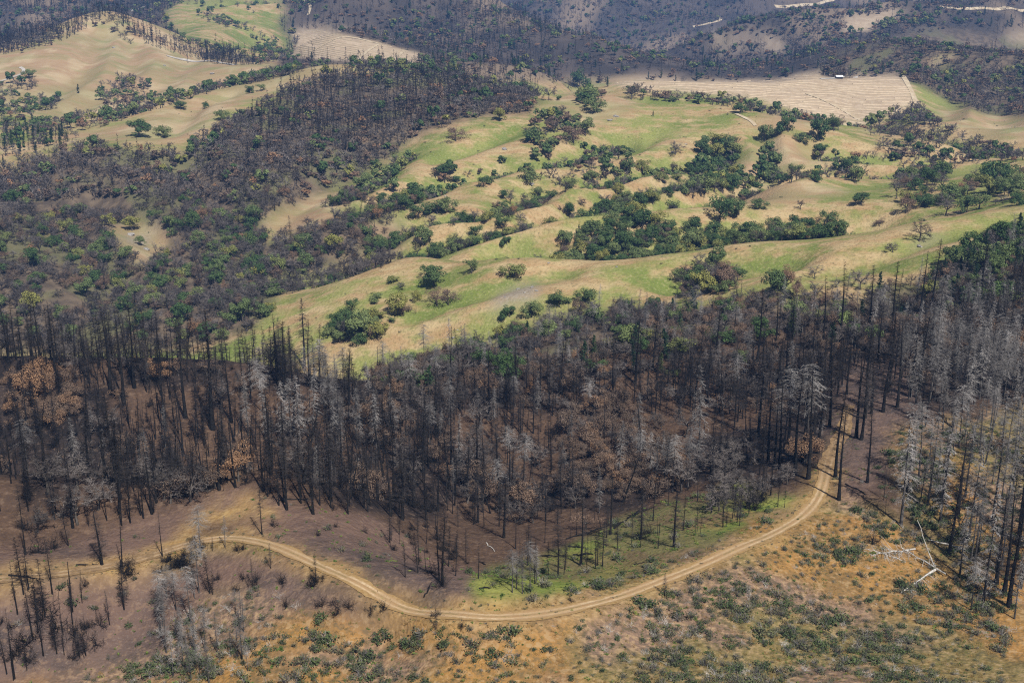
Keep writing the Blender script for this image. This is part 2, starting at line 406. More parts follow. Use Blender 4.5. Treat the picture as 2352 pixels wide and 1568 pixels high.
# dryness of the grass: crests and steep convex ground dry out first
lap = blur(Zg, 2) - blur(Zg, 14)
crest = np.clip(lap / (0.0012 * RG + 0.05), -1, 1)
verge = np.exp(-(np.maximum(ROADD - 2.0, 0) / 3.0) ** 2) * (0.7 + 0.9 * fbm(XG, YG, 9, 3, 71))
ochre = inside(poly("380,1260 430,1215 470,1160 520,1105 570,1110 600,1150 640,1215 560,1240 470,1250 420,1290"), JX, JY) | inside(poly("0,1300 200,1270 330,1255 330,1300 200,1325 0,1345"), JX, JY) | inside(poly("700,1270 800,1300 900,1360 1010,1385 1000,1415 860,1370 740,1310"), JX, JY)
verge = np.maximum(verge, blur((ochre & (YG < 400)).astype(float), 6) * (0.55 + 0.9 * fbm(XG, YG, 7, 3, 73)))

def broad(wl, seed, octv=3, lo=-0.28, hi=0.28, x=None, y=None):
    f = fbm(XG if x is None else x, YG if y is None else y, wl, octv, seed); t = np.clip((f - lo) / (hi - lo), 0, 1); return t * t * (3 - 2 * t)
ca, sa = math.cos(rad(42)), math.sin(rad(42))
BROAD = np.stack([broad(38, 401), broad(21, 411, 3, 0.0, 0.35), broad(170, 421, 3, 0.0, 0.4), broad(13, 431, 3, -0.2, 0.3) * np.where(YG < 520, np.clip(0.25 + (PXG - 900) / 1000, 0.25, 1), 1)], -1)

verge = np.where((PYG < 1075) & (PXG > 1850), verge * 0.12, verge)
# ------------------------------------------------------------------ node helpers
class NT:
    def __init__(self, name, rough=0.9, spec=0.1):
        self.m = bpy.data.materials.new(name); self.m.use_nodes = True
        self.t = self.m.node_tree; self.n = self.t.nodes; self.l = self.t.links
        self.b = self.n["Principled BSDF"]
        self.b.inputs["Roughness"].default_value = rough
        self.b.inputs["Specular IOR Level"].default_value = spec
        self.pos = None
    def put(self, sock, v):
        if isinstance(v, (int, float)): sock.default_value = v
        elif isinstance(v, (tuple, list)):
            sock.default_value = tuple(v) + (1.0,) if len(v) == 3 and sock.type == 'RGBA' else v
        else: self.l.new(v, sock)
    def position(self):
        if self.pos is None: self.pos = self.n.new("ShaderNodeNewGeometry").outputs["Position"]
        return self.pos
    def mapped(self, rot=(0, 0, 0), scale=(1, 1, 1), vec=None):
        m = self.n.new("ShaderNodeMapping"); m.inputs["Rotation"].default_value = rot; m.inputs["Scale"].default_value = scale
        self.l.new(vec or self.position(), m.inputs["Vector"]); return m.outputs[0]
    def noise(self, size, detail=3.0, rough=0.55, vec=None, lo=0.3, hi=0.7, dist=0.0):
        x = self.n.new("ShaderNodeTexNoise"); x.inputs["Scale"].default_value = 1.0 / size
        x.inputs["Detail"].default_value = detail; x.inputs["Roughness"].default_value = rough; x.inputs["Distortion"].default_value = dist
        self.l.new(vec or self.position(), x.inputs["Vector"])
        return self.remap(x.outputs[0], lo, hi)
    def remap(self, v, lo, hi, a=0.0, b=1.0):
        r = self.n.new("ShaderNodeMapRange"); r.interpolation_type = 'SMOOTHSTEP'
        r.inputs[1].default_value = lo; r.inputs[2].default_value = hi; r.inputs[3].default_value = a; r.inputs[4].default_value = b
        self.put(r.inputs[0], v); return r.outputs[0]
    def math(self, op, a, b=0.0):
        x = self.n.new("ShaderNodeMath"); x.operation = op; self.put(x.inputs[0], a); self.put(x.inputs[1], b); return x.outputs[0]
    def mix(self, f, a, b, mode='MIX'):
        x = self.n.new("ShaderNodeMix"); x.data_type = 'RGBA'; x.blend_type = mode
        self.put(x.inputs[0], f); self.put(x.inputs[6], a); self.put(x.inputs[7], b); return x.outputs[2]
    def attr(self, name):
        a = self.n.new("ShaderNodeAttribute"); a.attribute_name = name
        s = self.n.new("ShaderNodeSeparateColor"); self.l.new(a.outputs["Color"], s.inputs[0])
        return s.outputs[0], s.outputs[1], s.outputs[2], a.outputs["Alpha"]
    def random(self): return self.n.new("ShaderNodeObjectInfo").outputs["Random"]
    def bump(self, h, strength, dist):
        b = self.n.new("ShaderNodeBump"); b.inputs["Strength"].default_value = strength; b.inputs["Distance"].default_value = dist
        self.l.new(h, b.inputs["Height"]); self.l.new(b.outputs[0], self.b.inputs["Normal"])
    def color(self, c): self.put(self.b.inputs["Base Color"], c); return self.m

def ground_material():
    g = NT("ground_cover", 0.95, 0.05)
    aM, aD, aB, aS = g.attr("cover_a"); aW, aF, aH, aL = g.attr("cover_b"); aR, aV, aC, aK = g.attr("cover_c")
    n_big, n_soil, n_far, oc = g.attr("cover_d"); n_mid = g.noise(9, 3, lo=0.35, hi=0.65); n_sml = g.noise(1.6, 3, 0.65, lo=0.3, hi=0.7); n_tiny = g.noise(0.45, 1, 0.6, lo=0.25, hi=0.75)
    streak = g.noise(24, 4, 0.62, g.mapped((0, 0, rad(-42)), (0.5, 1.15, 0.7)), 0.36, 0.64)
    streak2 = g.noise(9, 3, 0.62, g.mapped((0, 0, rad(-30)), (0.4, 1.1, 0.7)), 0.33, 0.67)
    # grass: green hollows to straw crests
    dry = g.math('ADD', g.math('MULTIPLY', aC, 0.55), g.math('ADD', g.math('MULTIPLY', streak, 0.62), g.math('MULTIPLY', g.math('SUBTRACT', n_mid, 0.5), 0.28)))
    dryf = g.remap(dry, 0.34, 1.02)
    green = g.mix(n_big, (0.135, 0.172, 0.040), (0.205, 0.222, 0.066))
    straw = g.mix(streak2, (0.315, 0.205, 0.104), (0.395, 0.300, 0.162))
    meadow = g.mix(dryf, green, straw)
    meadow = g.mix(g.math('MULTIPLY', g.remap(n_sml, 0.6, 1.0), 0.5), meadow, (0.115, 0.110, 0.050))
    meadow = g.mix(g.math('MULTIPLY', g.remap(n_sml, 0.35, 0.0), 0.35), meadow, (0.40, 0.33, 0.19))
    dryc = g.mix(g.math('MULTIPLY', g.math('ADD', g.remap(streak, 0.0, 0.5, 0.5, 0), g.math('MULTIPLY', n_big, 0.5)), 0.75), g.mix(g.math('ADD', g.math('MULTIPLY', streak2, 0.3), g.math('MULTIPLY', n_soil, 0.6)), (0.305, 0.200, 0.115), (0.420, 0.335, 0.205)), (0.195, 0.208, 0.082))
    # burnt forest floor: charcoal, ash and red-brown soil
    burn = g.mix(n_mid, (0.068, 0.052, 0.048), (0.120, 0.082, 0.068))
    burn = g.mix(g.math('MULTIPLY', n_big, 0.6), burn, (0.155, 0.095, 0.070))
    burn = g.mix(g.remap(n_sml, 0.62, 0.95, 0, 0.55), burn, (0.190, 0.125, 0.085))
    burn = g.mix(g.remap(n_tiny, 0.8, 1.0, 0, 0.3), burn, (0.22, 0.18, 0.15))
    char = g.mix(n_mid, (0.018, 0.015, 0.014), (0.045, 0.033, 0.028))
    char = g.mix(g.remap(n_big, 0.2, 1.1, 0, 0.8), char, g.mix(n_sml, (0.075, 0.048, 0.034), (0.130, 0.080, 0.050)))
    char = g.mix(g.remap(n_sml, 0.7, 1.0, 0, 0.5), char, (0.15, 0.105, 0.075))
    # open scrub: ochre dead grass over soil with fresh growth
    scrub = g.mix(n_mid, (0.200, 0.120, 0.048), (0.305, 0.165, 0.052))
    scrub = g.mix(g.math('MULTIPLY', g.remap(oc, 0.5, 1.0), 0.65), scrub, (0.300, 0.152, 0.045))
    scrub = g.mix(g.remap(n_big, 0.1, 0.8, 0, 0.8), scrub, g.mix(n_sml, (0.130, 0.120, 0.050), (0.205, 0.165, 0.072)))
    scrub = g.mix(n_soil, scrub, g.mix(n_sml, (0.130, 0.092, 0.068), (0.250, 0.160, 0.108)))
    scrub = g.mix(g.remap(n_sml, 0.55, 0.95, 0, 0.55), scrub, (0.330, 0.235, 0.130))
    scrub = g.mix(g.remap(n_sml, 0.42, 0.05, 0, 0.6), scrub, (0.100, 0.085, 0.048))
    wood = g.mix(n_mid, (0.080, 0.063, 0.048), (0.145, 0.110, 0.076))
    wood = g.mix(g.remap(n_big, 0.45, 1.0, 0, 0.7), wood, (0.125, 0.125, 0.060))
    farc = g.mix(n_big, (0.048, 0.041, 0.037), (0.085, 0.068, 0.057))
    farc = g.mix(n_far, farc, (0.185, 0.140, 0.098))
    field = g.mix(n_mid, (0.360, 0.275, 0.190), (0.440, 0.350, 0.250))
    lush = g.mix(n_mid, (0.130, 0.168, 0.036), (0.215, 0.230, 0.058))
    lush = g.mix(g.remap(oc, 0.35, 1.0, 0.0, 0.85), lush, g.mix(n_sml, (0.235, 0.165, 0.060), (0.150, 0.100, 0.058)))
    lush = g.mix(g.remap(n_big, 0.55, 1.0, 0, 0.6), lush, g.mix(n_sml, (0.090, 0.062, 0.048), (0.150, 0.098, 0.066)))
    rock = g.mix(n_sml, (0.200, 0.165, 0.120), (0.320, 0.280, 0.230))
    vergec = g.mix(n_sml, (0.270, 0.165, 0.065), (0.345, 0.235, 0.105))
    c = None
    def add(w, col):
        nonlocal c
        x = g.mix(1.0, col, w, 'MULTIPLY')
        c = x if c is None else g.mix(1.0, c, x, 'ADD')
    for w, col in ((aM, meadow), (aD, dryc), (aB, burn), (aS, scrub), (aW, wood), (aF, farc), (aH, field), (aL, lush), (aR, rock), (aK, char)): add(w, col)
    c = g.mix(g.math('MULTIPLY', aV, g.remap(n_mid, 0.0, 0.8, 0.55, 1.0)), c, vergec)
    g.bump(g.noise(2.2, 2, 0.7, lo=0.25, hi=0.75), 0.55, 0.5)
    return g.color(c)
GROUND = ground_material()

# ------------------------------------------------------------------ terrain sheets
def tag(o, label=None, cat=None, group=None, kind=None):
    if label: o["label"] = label
    if cat: o["category"] = cat
    if group: o["group"] = group
    if kind: o["kind"] = kind
    return o
def mesh_np(name, verts, faces, mats, smooth=False, matidx=None):
    """mesh from arrays; faces all with the same number of corners"""
    me = bpy.data.meshes.new(name)
    verts = np.asarray(verts, np.float32); faces = np.asarray(faces, np.int32)
    n, c = faces.shape
    me.vertices.add(len(verts)); me.vertices.foreach_set("co", verts.ravel())
    me.loops.add(n * c); me.loops.foreach_set("vertex_index", faces.ravel())
    me.polygons.add(n); me.polygons.foreach_set("loop_start", np.arange(0, n * c, c, dtype=np.int32))
    me.polygons.foreach_set("use_smooth", np.full(n, smooth, bool))
    for m in (mats if isinstance(mats, (list, tuple)) else [mats]): me.materials.append(m)
    if matidx is not None: me.polygons.foreach_set("material_index", np.asarray(matidx, np.int32))
    me.update(calc_edges=True)
    return me
def link(name, me, parent=None):
    o = bpy.data.objects.new(name, me); COL.objects.link(o); o.parent = parent; return o
def terrain_sheet(name, cells, kind="structure"):
    ii, jj = np.nonzero(cells)
    v = ii * NR + jj
    f = np.stack([v, v + NR, v + NR + 1, v + 1], -1)
    used, inv = np.unique(f, return_inverse=True)
    P = np.stack([XG, YG, Zg], -1).reshape(-1, 3)[used]
    me = mesh_np(name, P, inv.reshape(-1, 4), GROUND, True)
    Wf = W.reshape(-1, 10)[used]
    cr, vg = crest.ravel()[used], np.clip(verge.ravel()[used], 0, 1)
    for nm, arr in (("cover_a", Wf[:, [MEADOW, DRY, BURN, SCRUB]]), ("cover_b", Wf[:, [WOOD, FAR, FIELD, LUSH]]),
                    ("cover_c", np.stack([Wf[:, ROCK], vg, cr * 0.5 + 0.5, Wf[:, CHAR]], -1)), ("cover_d", BROAD.reshape(-1, 4)[used])):
        a = me.attributes.new(nm, 'FLOAT_COLOR', 'POINT'); a.data.foreach_set("color", arr.astype(np.float32).ravel())
    return tag(link(name, me), kind=kind)
yc, pyc, pxc = YG[:-1, :-1], PYG[:-1, :-1], PXG[:-1, :-1]
isf = (CVF[:-1, :-1] == FIELD) & (CVF[1:, 1:] == FIELD)
near_c = yc < 500
mid_c = (~near_c) & (yc < 1340) & ~isf
hay = isf & inside(P_FIELD_HAY, pxc, pyc); vine = isf & inside(P_FIELD_VINE, pxc, pyc)
terrain_sheet("near_ridge_terrain", near_c)
terrain_sheet("meadow_hills_terrain", mid_c)
terrain_sheet("far_mountains_terrain", ~near_c & ~mid_c & ~hay & ~vine)
hay_o = terrain_sheet("mown_hay_field", hay)
vine_o = terrain_sheet("vineyard_field", vine)

# road sheet with two pale wheel ruts and a grassy crown
def road_material():
    g = NT("dirt_road_soil", 0.95, 0.05)
    u, wear, _, _ = g.attr("across")
    n1 = g.noise(3.0, 4, lo=0.35, hi=0.65); n2 = g.noise(0.6, 3, 0.65, lo=0.3, hi=0.7); n3 = g.noise(11, 3, lo=0.4, hi=0.6)
    soil = g.mix(n1, (0.300, 0.190, 0.095), (0.385, 0.265, 0.145))
    rut = g.mix(n2, (0.400, 0.280, 0.160), (0.490, 0.370, 0.230))
    d = g.math('ABSOLUTE', g.math('SUBTRACT', g.math('ABSOLUTE', g.math('SUBTRACT', u, 0.5)), 0.2))
    d = g.math('ADD', d, g.math('MULTIPLY', g.math('SUBTRACT', n1, 0.5), 0.06))
    c = g.mix(g.math('MULTIPLY', g.remap(d, 0.11, 0.02), g.remap(n3, 0.0, 0.7, 0.5, 1.0)), soil, rut)
    edge = g.remap(g.math('ADD', g.math('ABSOLUTE', g.math('SUBTRACT', u, 0.5)), g.math('MULTIPLY', g.math('ADD', n1, n3), 0.13)), 0.37, 0.52)
    c = g.mix(edge, c, g.mix(n2, (0.260, 0.160, 0.065), (0.330, 0.225, 0.105)))
    weeds = g.mix(n2, (0.190, 0.140, 0.060), (0.270, 0.190, 0.090))
    c = g.mix(g.math('MULTIPLY', g.remap(g.math('ABSOLUTE', g.math('SUBTRACT', u, 0.5)), 0.11, 0.03), g.remap(n1, 0.25, 0.8, 0.0, 0.85)), c, weeds)
    grassy = g.mix(n2, (0.125, 0.082, 0.050), (0.215, 0.140, 0.075))
    c = g.mix(g.math('MULTIPLY', g.math('SUBTRACT', 1.0, wear), g.remap(n1, 0.1, 0.8, 0.6, 1.0)), c, grassy)
    g.bump(n2, 0.4, 0.1)
    return g.color(c)
ROADM = road_material()
def drape_strip(name, line, width, mat, lift=0.05, ncross=9, ruts=0.0, use_z=False, rag=0.0, wear=None):
    t = np.gradient(line[:, :2], axis=0); t /= np.linalg.norm(t, axis=1)[:, None] + 1e-9
    nrm = np.stack([-t[:, 1], t[:, 0]], -1)
    u = np.linspace(0, 1, ncross)
    off = np.repeat(((u - 0.5) * width)[None], len(line), 0)
    if rag:
        s_ = np.arange(len(line)) * 1.0
        for side, sd in ((0, 5), (1, 15)):
            e = 1 + rag * (fbm(s_, s_ * 0 + sd, 9, 3, 91 + sd) + 0.6 * fbm(s_, s_ * 0 + sd, 2.2, 2, 95 + sd))
            col = 0 if side == 0 else -1
            off[:, col] *= e; off[:, 1 if side == 0 else -2] *= 0.5 + 0.5 * e
    X = line[:, 0:1] + nrm[:, 0:1] * off; Y = line[:, 1:2] + nrm[:, 1:2] * off
    prof = -ruts * np.exp(-((np.abs(u - 0.5) - 0.2) / 0.09) ** 2)
    Z = (np.repeat(line[:, 2:3], ncross, 1) if use_z else height(X, Y)) + lift + prof[None]
    n = len(line)
    i = np.arange(n - 1)[:, None] * ncross + np.arange(ncross - 1)[None]
    f = np.stack([i, i + 1, i + 1 + ncross, i + ncross], -1).reshape(-1, 4)
    me = mesh_np(name, np.stack([X, Y, Z], -1).reshape(-1, 3), f, mat, True)
    a = me.attributes.new("across", 'FLOAT_COLOR', 'POINT')
    col = np.zeros((n, ncross, 4), np.float32); col[..., 0] = u[None]; col[..., 1] = 1.0 if wear is None else np.asarray(wear)[:, None]; a.data.foreach_set("color", col.ravel())
    return link(name, me)
rpx, rpy = project(road[:, 0], road[:, 1], road[:, 2])
road_wear = np.where(rpx < 700, np.clip((rpx - 330) / 160, 0.22, 1), 1.0)
road_wear = np.where((rpx > 1860) & (rpy < 1110), np.clip((rpy - 1050) / 70, 0.12, 1), road_wear)
road_wear = np.clip(road_wear * (0.9 + 0.35 * fbm(road[:, 0], road[:, 1], 14, 3, 99)), 0, 1)
tag(drape_strip("dirt_road", road, 4.0, ROADM, 0.06, 13, 0.07, True, 0.5, road_wear), kind="structure")
TRACKS = [
    ("gravel_track", "383,129 430,137 465,141 500,143 540,150", 5), ("gravel_track", "-40,200 0,188 30,178 52,170 56,160 46,155", 4),
    ("gravel_track", "305,27 318,20 335,15", 6), ("dirt_track", "1592,62 1635,53 1656,46 1656,40", 7),
    ("dirt_track", "1780,15 1850,12 1890,6 1915,0", 9), ("dirt_track", "2155,15 2185,20 2230,21 2290,23 2360,25", 8),
    ("dirt_track", "1735,290 1720,275 1690,262", 3),
    ("gravel_track", "1885,182 1915,181 1930,180 1965,177", 6), ("dirt_track", "2072,175 2085,195 2098,220 2104,240", 6),
    ("dirt_track", "1853,216 1880,226 1910,240 1945,258 1975,275", 5),
    ("dirt_track", "720,118 750,100 784,85 868,100", 4), ("dirt_track", "700,0 713,20 708,35", 5),
    ("dirt_track", "894,144 910,133 928,118", 4), ("dirt_track", "818,140 840,122 868,102", 4),
]
tm = NT("pale_track_soil"); TRACKM = tm.color(tm.mix(tm.noise(8, 3), (0.36, 0.28, 0.18), (0.50, 0.42, 0.30)))
gm = NT("gravel_track_stone"); GRAVELM = gm.color(gm.mix(gm.noise(8, 3), (0.34, 0.31, 0.27), (0.46, 0.43, 0.39)))
for nm, t, w in TRACKS:
    L = smooth_line(resample([at(*p) for p in poly(t)], 4.0), 4)
    tag(drape_strip(nm, L, w, TRACKM if nm == "dirt_track" else GRAVELM, 0.5, 3), kind="structure")
# ------------------------------------------------------------------ plant materials
def simple_mat(name, lo, hi, size=0.8, rough=0.85, vary=0.25, spec=0.1, rnd=True):
    g = NT(name, rough, spec)
    c = g.mix(g.noise(size, 2, 0.6), lo, hi)
    if rnd:
        r = g.random()
        c = g.mix(1.0, c, g.mix(r, (1 - vary,) * 3, (1 + vary,) * 3), 'MULTIPLY')
    return g.color(c)
def leaf_mat(name, a, b, c3, size=1.3):
    g = NT(name, 0.75, 0.15)
    r = g.random()
    base = g.mix(g.remap(r, 0.15, 0.85), a, b)
    base = g.mix(g.math('MULTIPLY', g.remap(r, 0.78, 1.0), 0.8), base, c3)
    c = g.mix(g.noise(size, 2, 0.6, lo=0.3, hi=0.7), g.mix(1.0, base, (0.7, 0.7, 0.7), 'MULTIPLY'), g.mix(1.0, base, (1.35, 1.35, 1.3), 'MULTIPLY'))
    return g.color(c)
M = {}
M["char_bark"] = simple_mat("charred_bark", (0.008, 0.008, 0.008), (0.020, 0.018, 0.017), 0.7)
M["char_twig"] = simple_mat("charred_twigs", (0.013, 0.0115, 0.011), (0.043, 0.037, 0.035), 2.5, vary=0.6)
M["grey_bark"] = simple_mat("weathered_bark", (0.030, 0.028, 0.027), (0.100, 0.092, 0.086), 1.2, vary=0.4)
M["grey_twig"] = simple_mat("silvered_twigs", (0.090, 0.084, 0.080), (0.255, 0.240, 0.230), 3.0, vary=0.45)
M["oak_bark"] = simple_mat("oak_bark", (0.045, 0.038, 0.033), (0.105, 0.092, 0.080), 0.9)
M["oak_twig"] = simple_mat("bare_oak_twigs", (0.062, 0.053, 0.049), (0.145, 0.127, 0.117), 2.5, vary=0.45)
M["oak_leaf"] = leaf_mat("oak_leaves", (0.050, 0.088, 0.030), (0.130, 0.162, 0.062), (0.220, 0.205, 0.055))
M["dead_leaf"] = leaf_mat("scorched_leaves", (0.110, 0.080, 0.062), (0.165, 0.110, 0.078), (0.255, 0.145, 0.078))
M["fir_leaf"] = leaf_mat("fir_needles", (0.018, 0.040, 0.022), (0.030, 0.058, 0.026), (0.060, 0.075, 0.025))
M["shrub_leaf"] = leaf_mat("shrub_leaves", (0.045, 0.064, 0.026), (0.075, 0.098, 0.038), (0.115, 0.112, 0.060), 0.5)
M["dull_leaf"] = leaf_mat("dull_shrub_leaves", (0.070, 0.078, 0.040), (0.110, 0.100, 0.052), (0.090, 0.064, 0.042), 0.5)
M["forb_leaf"] = leaf_mat("forb_leaves", (0.070, 0.110, 0.026), (0.125, 0.165, 0.040), (0.180, 0.175, 0.050), 0.5)
M["dry_grass"] = leaf_mat("dry_grass_blades", (0.240, 0.145, 0.048), (0.185, 0.160, 0.050), (0.115, 0.145, 0.040), 0.6)
M["dead_wood"] = simple_mat("bleached_wood", (0.30, 0.28, 0.255), (0.50, 0.48, 0.45), 0.7, vary=0.15)

# ------------------------------------------------------------------ geometry collector (quads only)
class Geo:
    def __init__(self): self.v, self.f, self.n = [], [], 0
    def add(self, v, f):
        self.v.append(np.asarray(v, np.float32)); self.f.append(np.asarray(f, np.int32) + self.n); self.n += len(v)
    def arrays(self):
        return (np.concatenate(self.v), np.concatenate(self.f)) if self.v else (np.zeros((0, 3), np.float32), np.zeros((0, 4), np.int32))
    def tube(self, path, radii, sides=5):
        path = np.asarray(path, float); n = len(path)
        t = np.gradient(path, axis=0); t /= np.linalg.norm(t, axis=1)[:, None] + 1e-9
        ref = np.array([0.31, 0.57, 0.1]) if abs(t[0][2]) > 0.8 else np.array([0, 0, 1.0])
        a = np.cross(t, ref); a /= np.linalg.norm(a, axis=1)[:, None] + 1e-9
        b = np.cross(t, a)
        th = np.arange(sides) * 2 * math.pi / sides
        r = np.asarray(radii, float)[:, None, None]
        V = path[:, None] + r * (np.cos(th)[None, :, None] * a[:, None] + np.sin(th)[None, :, None] * b[:, None])
        i = np.arange(n - 1)[:, None] * sides; s = np.arange(sides)[None]; s2 = (s + 1) % sides
        F = np.stack([i + s, i + s2, i + s2 + sides, i + s + sides], -1).reshape(-1, 4)
        self.add(V.reshape(-1, 3), F)
    def ribbons(self, p0, p1, w, rng):
        p0, p1 = np.asarray(p0, float), np.asarray(p1, float)
        d = p1 - p0; q = np.cross(d, rng.normal(size=d.shape)); q /= np.linalg.norm(q, axis=1)[:, None] + 1e-9
        q = q * np.asarray(w, float).reshape(-1, 1) * 0.5
        V = np.stack([p0 - q, p0 + q, p1 + q * 0.35, p1 - q * 0.35], 1)
        self.add(V.reshape(-1, 3), np.arange(len(p0) * 4).reshape(-1, 4))
    def leaves(self, c, size, rng, up=0.35, normal=None):
        c = np.asarray(c, float); n = len(c)
        nr = rng.normal(size=(n, 3)); nr[:, 2] = np.abs(nr[:, 2]) + up
        if normal is not None: nr = normal + rng.normal(size=(n, 3)) * 0.45
        nr /= np.linalg.norm(nr, axis=1)[:, None]
        a = np.cross(nr, rng.normal(size=(n, 3))); a /= np.linalg.norm(a, axis=1)[:, None] + 1e-9
        b = np.cross(nr, a)
        s = (np.asarray(size, float) * (0.6 + 0.8 * rng.random(n)))[:, None] * 0.5
        V = np.stack([c - a * s, c - b * s * 0.7, c + a * s, c + b * s * 0.7], 1)
        self.add(V.reshape(-1, 3), np.arange(n * 4).reshape(-1, 4))

def conifer(seed, H, zmin, lmax, nb, ntw, droop, twigw, tip=0.9, lod=0, snag=False, needles=0, topfull=False):
    """a tall straight trunk with whorls of (mostly dead) branches; returns trunk and crown geometry"""
    rng = np.random.default_rng(seed)
    T, Cn = Geo(), Geo()
    ns = 4 if lod else 9
    z = np.linspace(0, H, ns)
    wob = rng.normal(size=2) * 0.012 * H
    px = wob[0] * (z / H) ** 2 + 0.004 * H * np.sin(z / H * 5 + seed); py = wob[1] * (z / H) ** 2 + 0.004 * H * np.cos(z / H * 4 + seed)
    r0 = 0.0095 * H + 0.06
    rr = r0 * (1 - 0.93 * (z / H) ** 0.9); rr[0] *= 1.25
    if snag: rr = r0 * (1 - 0.55 * z / H); rr[0] *= 1.2
    T.tube(np.stack([px, py, z - 0.5 * (z == 0)], 1), rr, 4 if lod else 7)
    zt = zmin + (0.985 - zmin) * rng.random(nb) ** (0.8)
    zt = np.sort(zt)
    P0, P1, WW, needle = [], [], [], []
    for q in zt:
        zz = q * H; rel = (q - zmin) / (1 - zmin)
        prof = (1 - rel) ** 0.75 * 0.9 + 0.12
        if topfull: prof = 0.45 + 0.75 * math.sin(min(1, rel * 1.05) * math.pi) ** 0.7
        if rel < 0.25 and not topfull: prof *= 0.45 + 2.2 * rel
        L = lmax * prof * (0.55 + 0.7 * rng.random())
        az = rng.random() * 2 * math.pi
        c0 = np.array([np.interp(zz, z, px), np.interp(zz, z, py), zz])
        t = np.linspace(0, 1, 3 if lod else 4)[:, None]
        out = np.array([math.cos(az), math.sin(az), 0])
        up0 = 0.30 * (rel ** 1.5) + rng.normal() * 0.12
        path = c0 + out * L * t + np.array([0, 0, 1]) * L * (up0 * t - droop * t ** 2 + (droop * 0.35) * t ** 4) + rng.normal(size=(len(t), 3)) * 0.03 * L * t
        if lod: Cn.ribbons(path[:-1], path[1:], np.full(len(t) - 1, twigw * 1.6), rng)
        else: Cn.tube(path, np.linspace(0.030 + 0.006 * L, 0.010, len(t)), 3)
        k = ntw
        tt = 0.2 + 0.8 * rng.random(k)
        b = np.stack([np.interp(tt, t[:, 0], path[:, c]) for c in range(3)], 1)
        side = np.cross(out, [0, 0, 1]) * rng.choice([-1, 1], k)[:, None]
        d = side * 0.7 + out * (0.35 + 0.4 * rng.random(k))[:, None] + np.array([0, 0, 1]) * (-0.35 * droop * 2 + 0.25 * rng.normal(size=k))[:, None]
        ln = L * (0.16 + 0.28 * rng.random(k)) * (1.1 - 0.5 * tt)
        P0.append(b); P1.append(b + d * ln[:, None]); WW.append(np.full(k, twigw))
        if needles:
            m = needles
            tt = 0.15 + 0.85 * rng.random(m)
            b = np.stack([np.interp(tt, t[:, 0], path[:, c]) for c in range(3)], 1)
            needle.append(b + rng.normal(size=(m, 3)) * np.array([0.22, 0.22, 0.12]) * L * (1.15 - 0.6 * tt)[:, None])
    if ntw: Cn.ribbons(np.concatenate(P0), np.concatenate(P1), np.concatenate(WW), rng)
    if needles:
        nd = np.concatenate(needle); Cn.leaves(nd, 0.55 if not lod else 1.3, rng, 0.1)
    return T, Cn

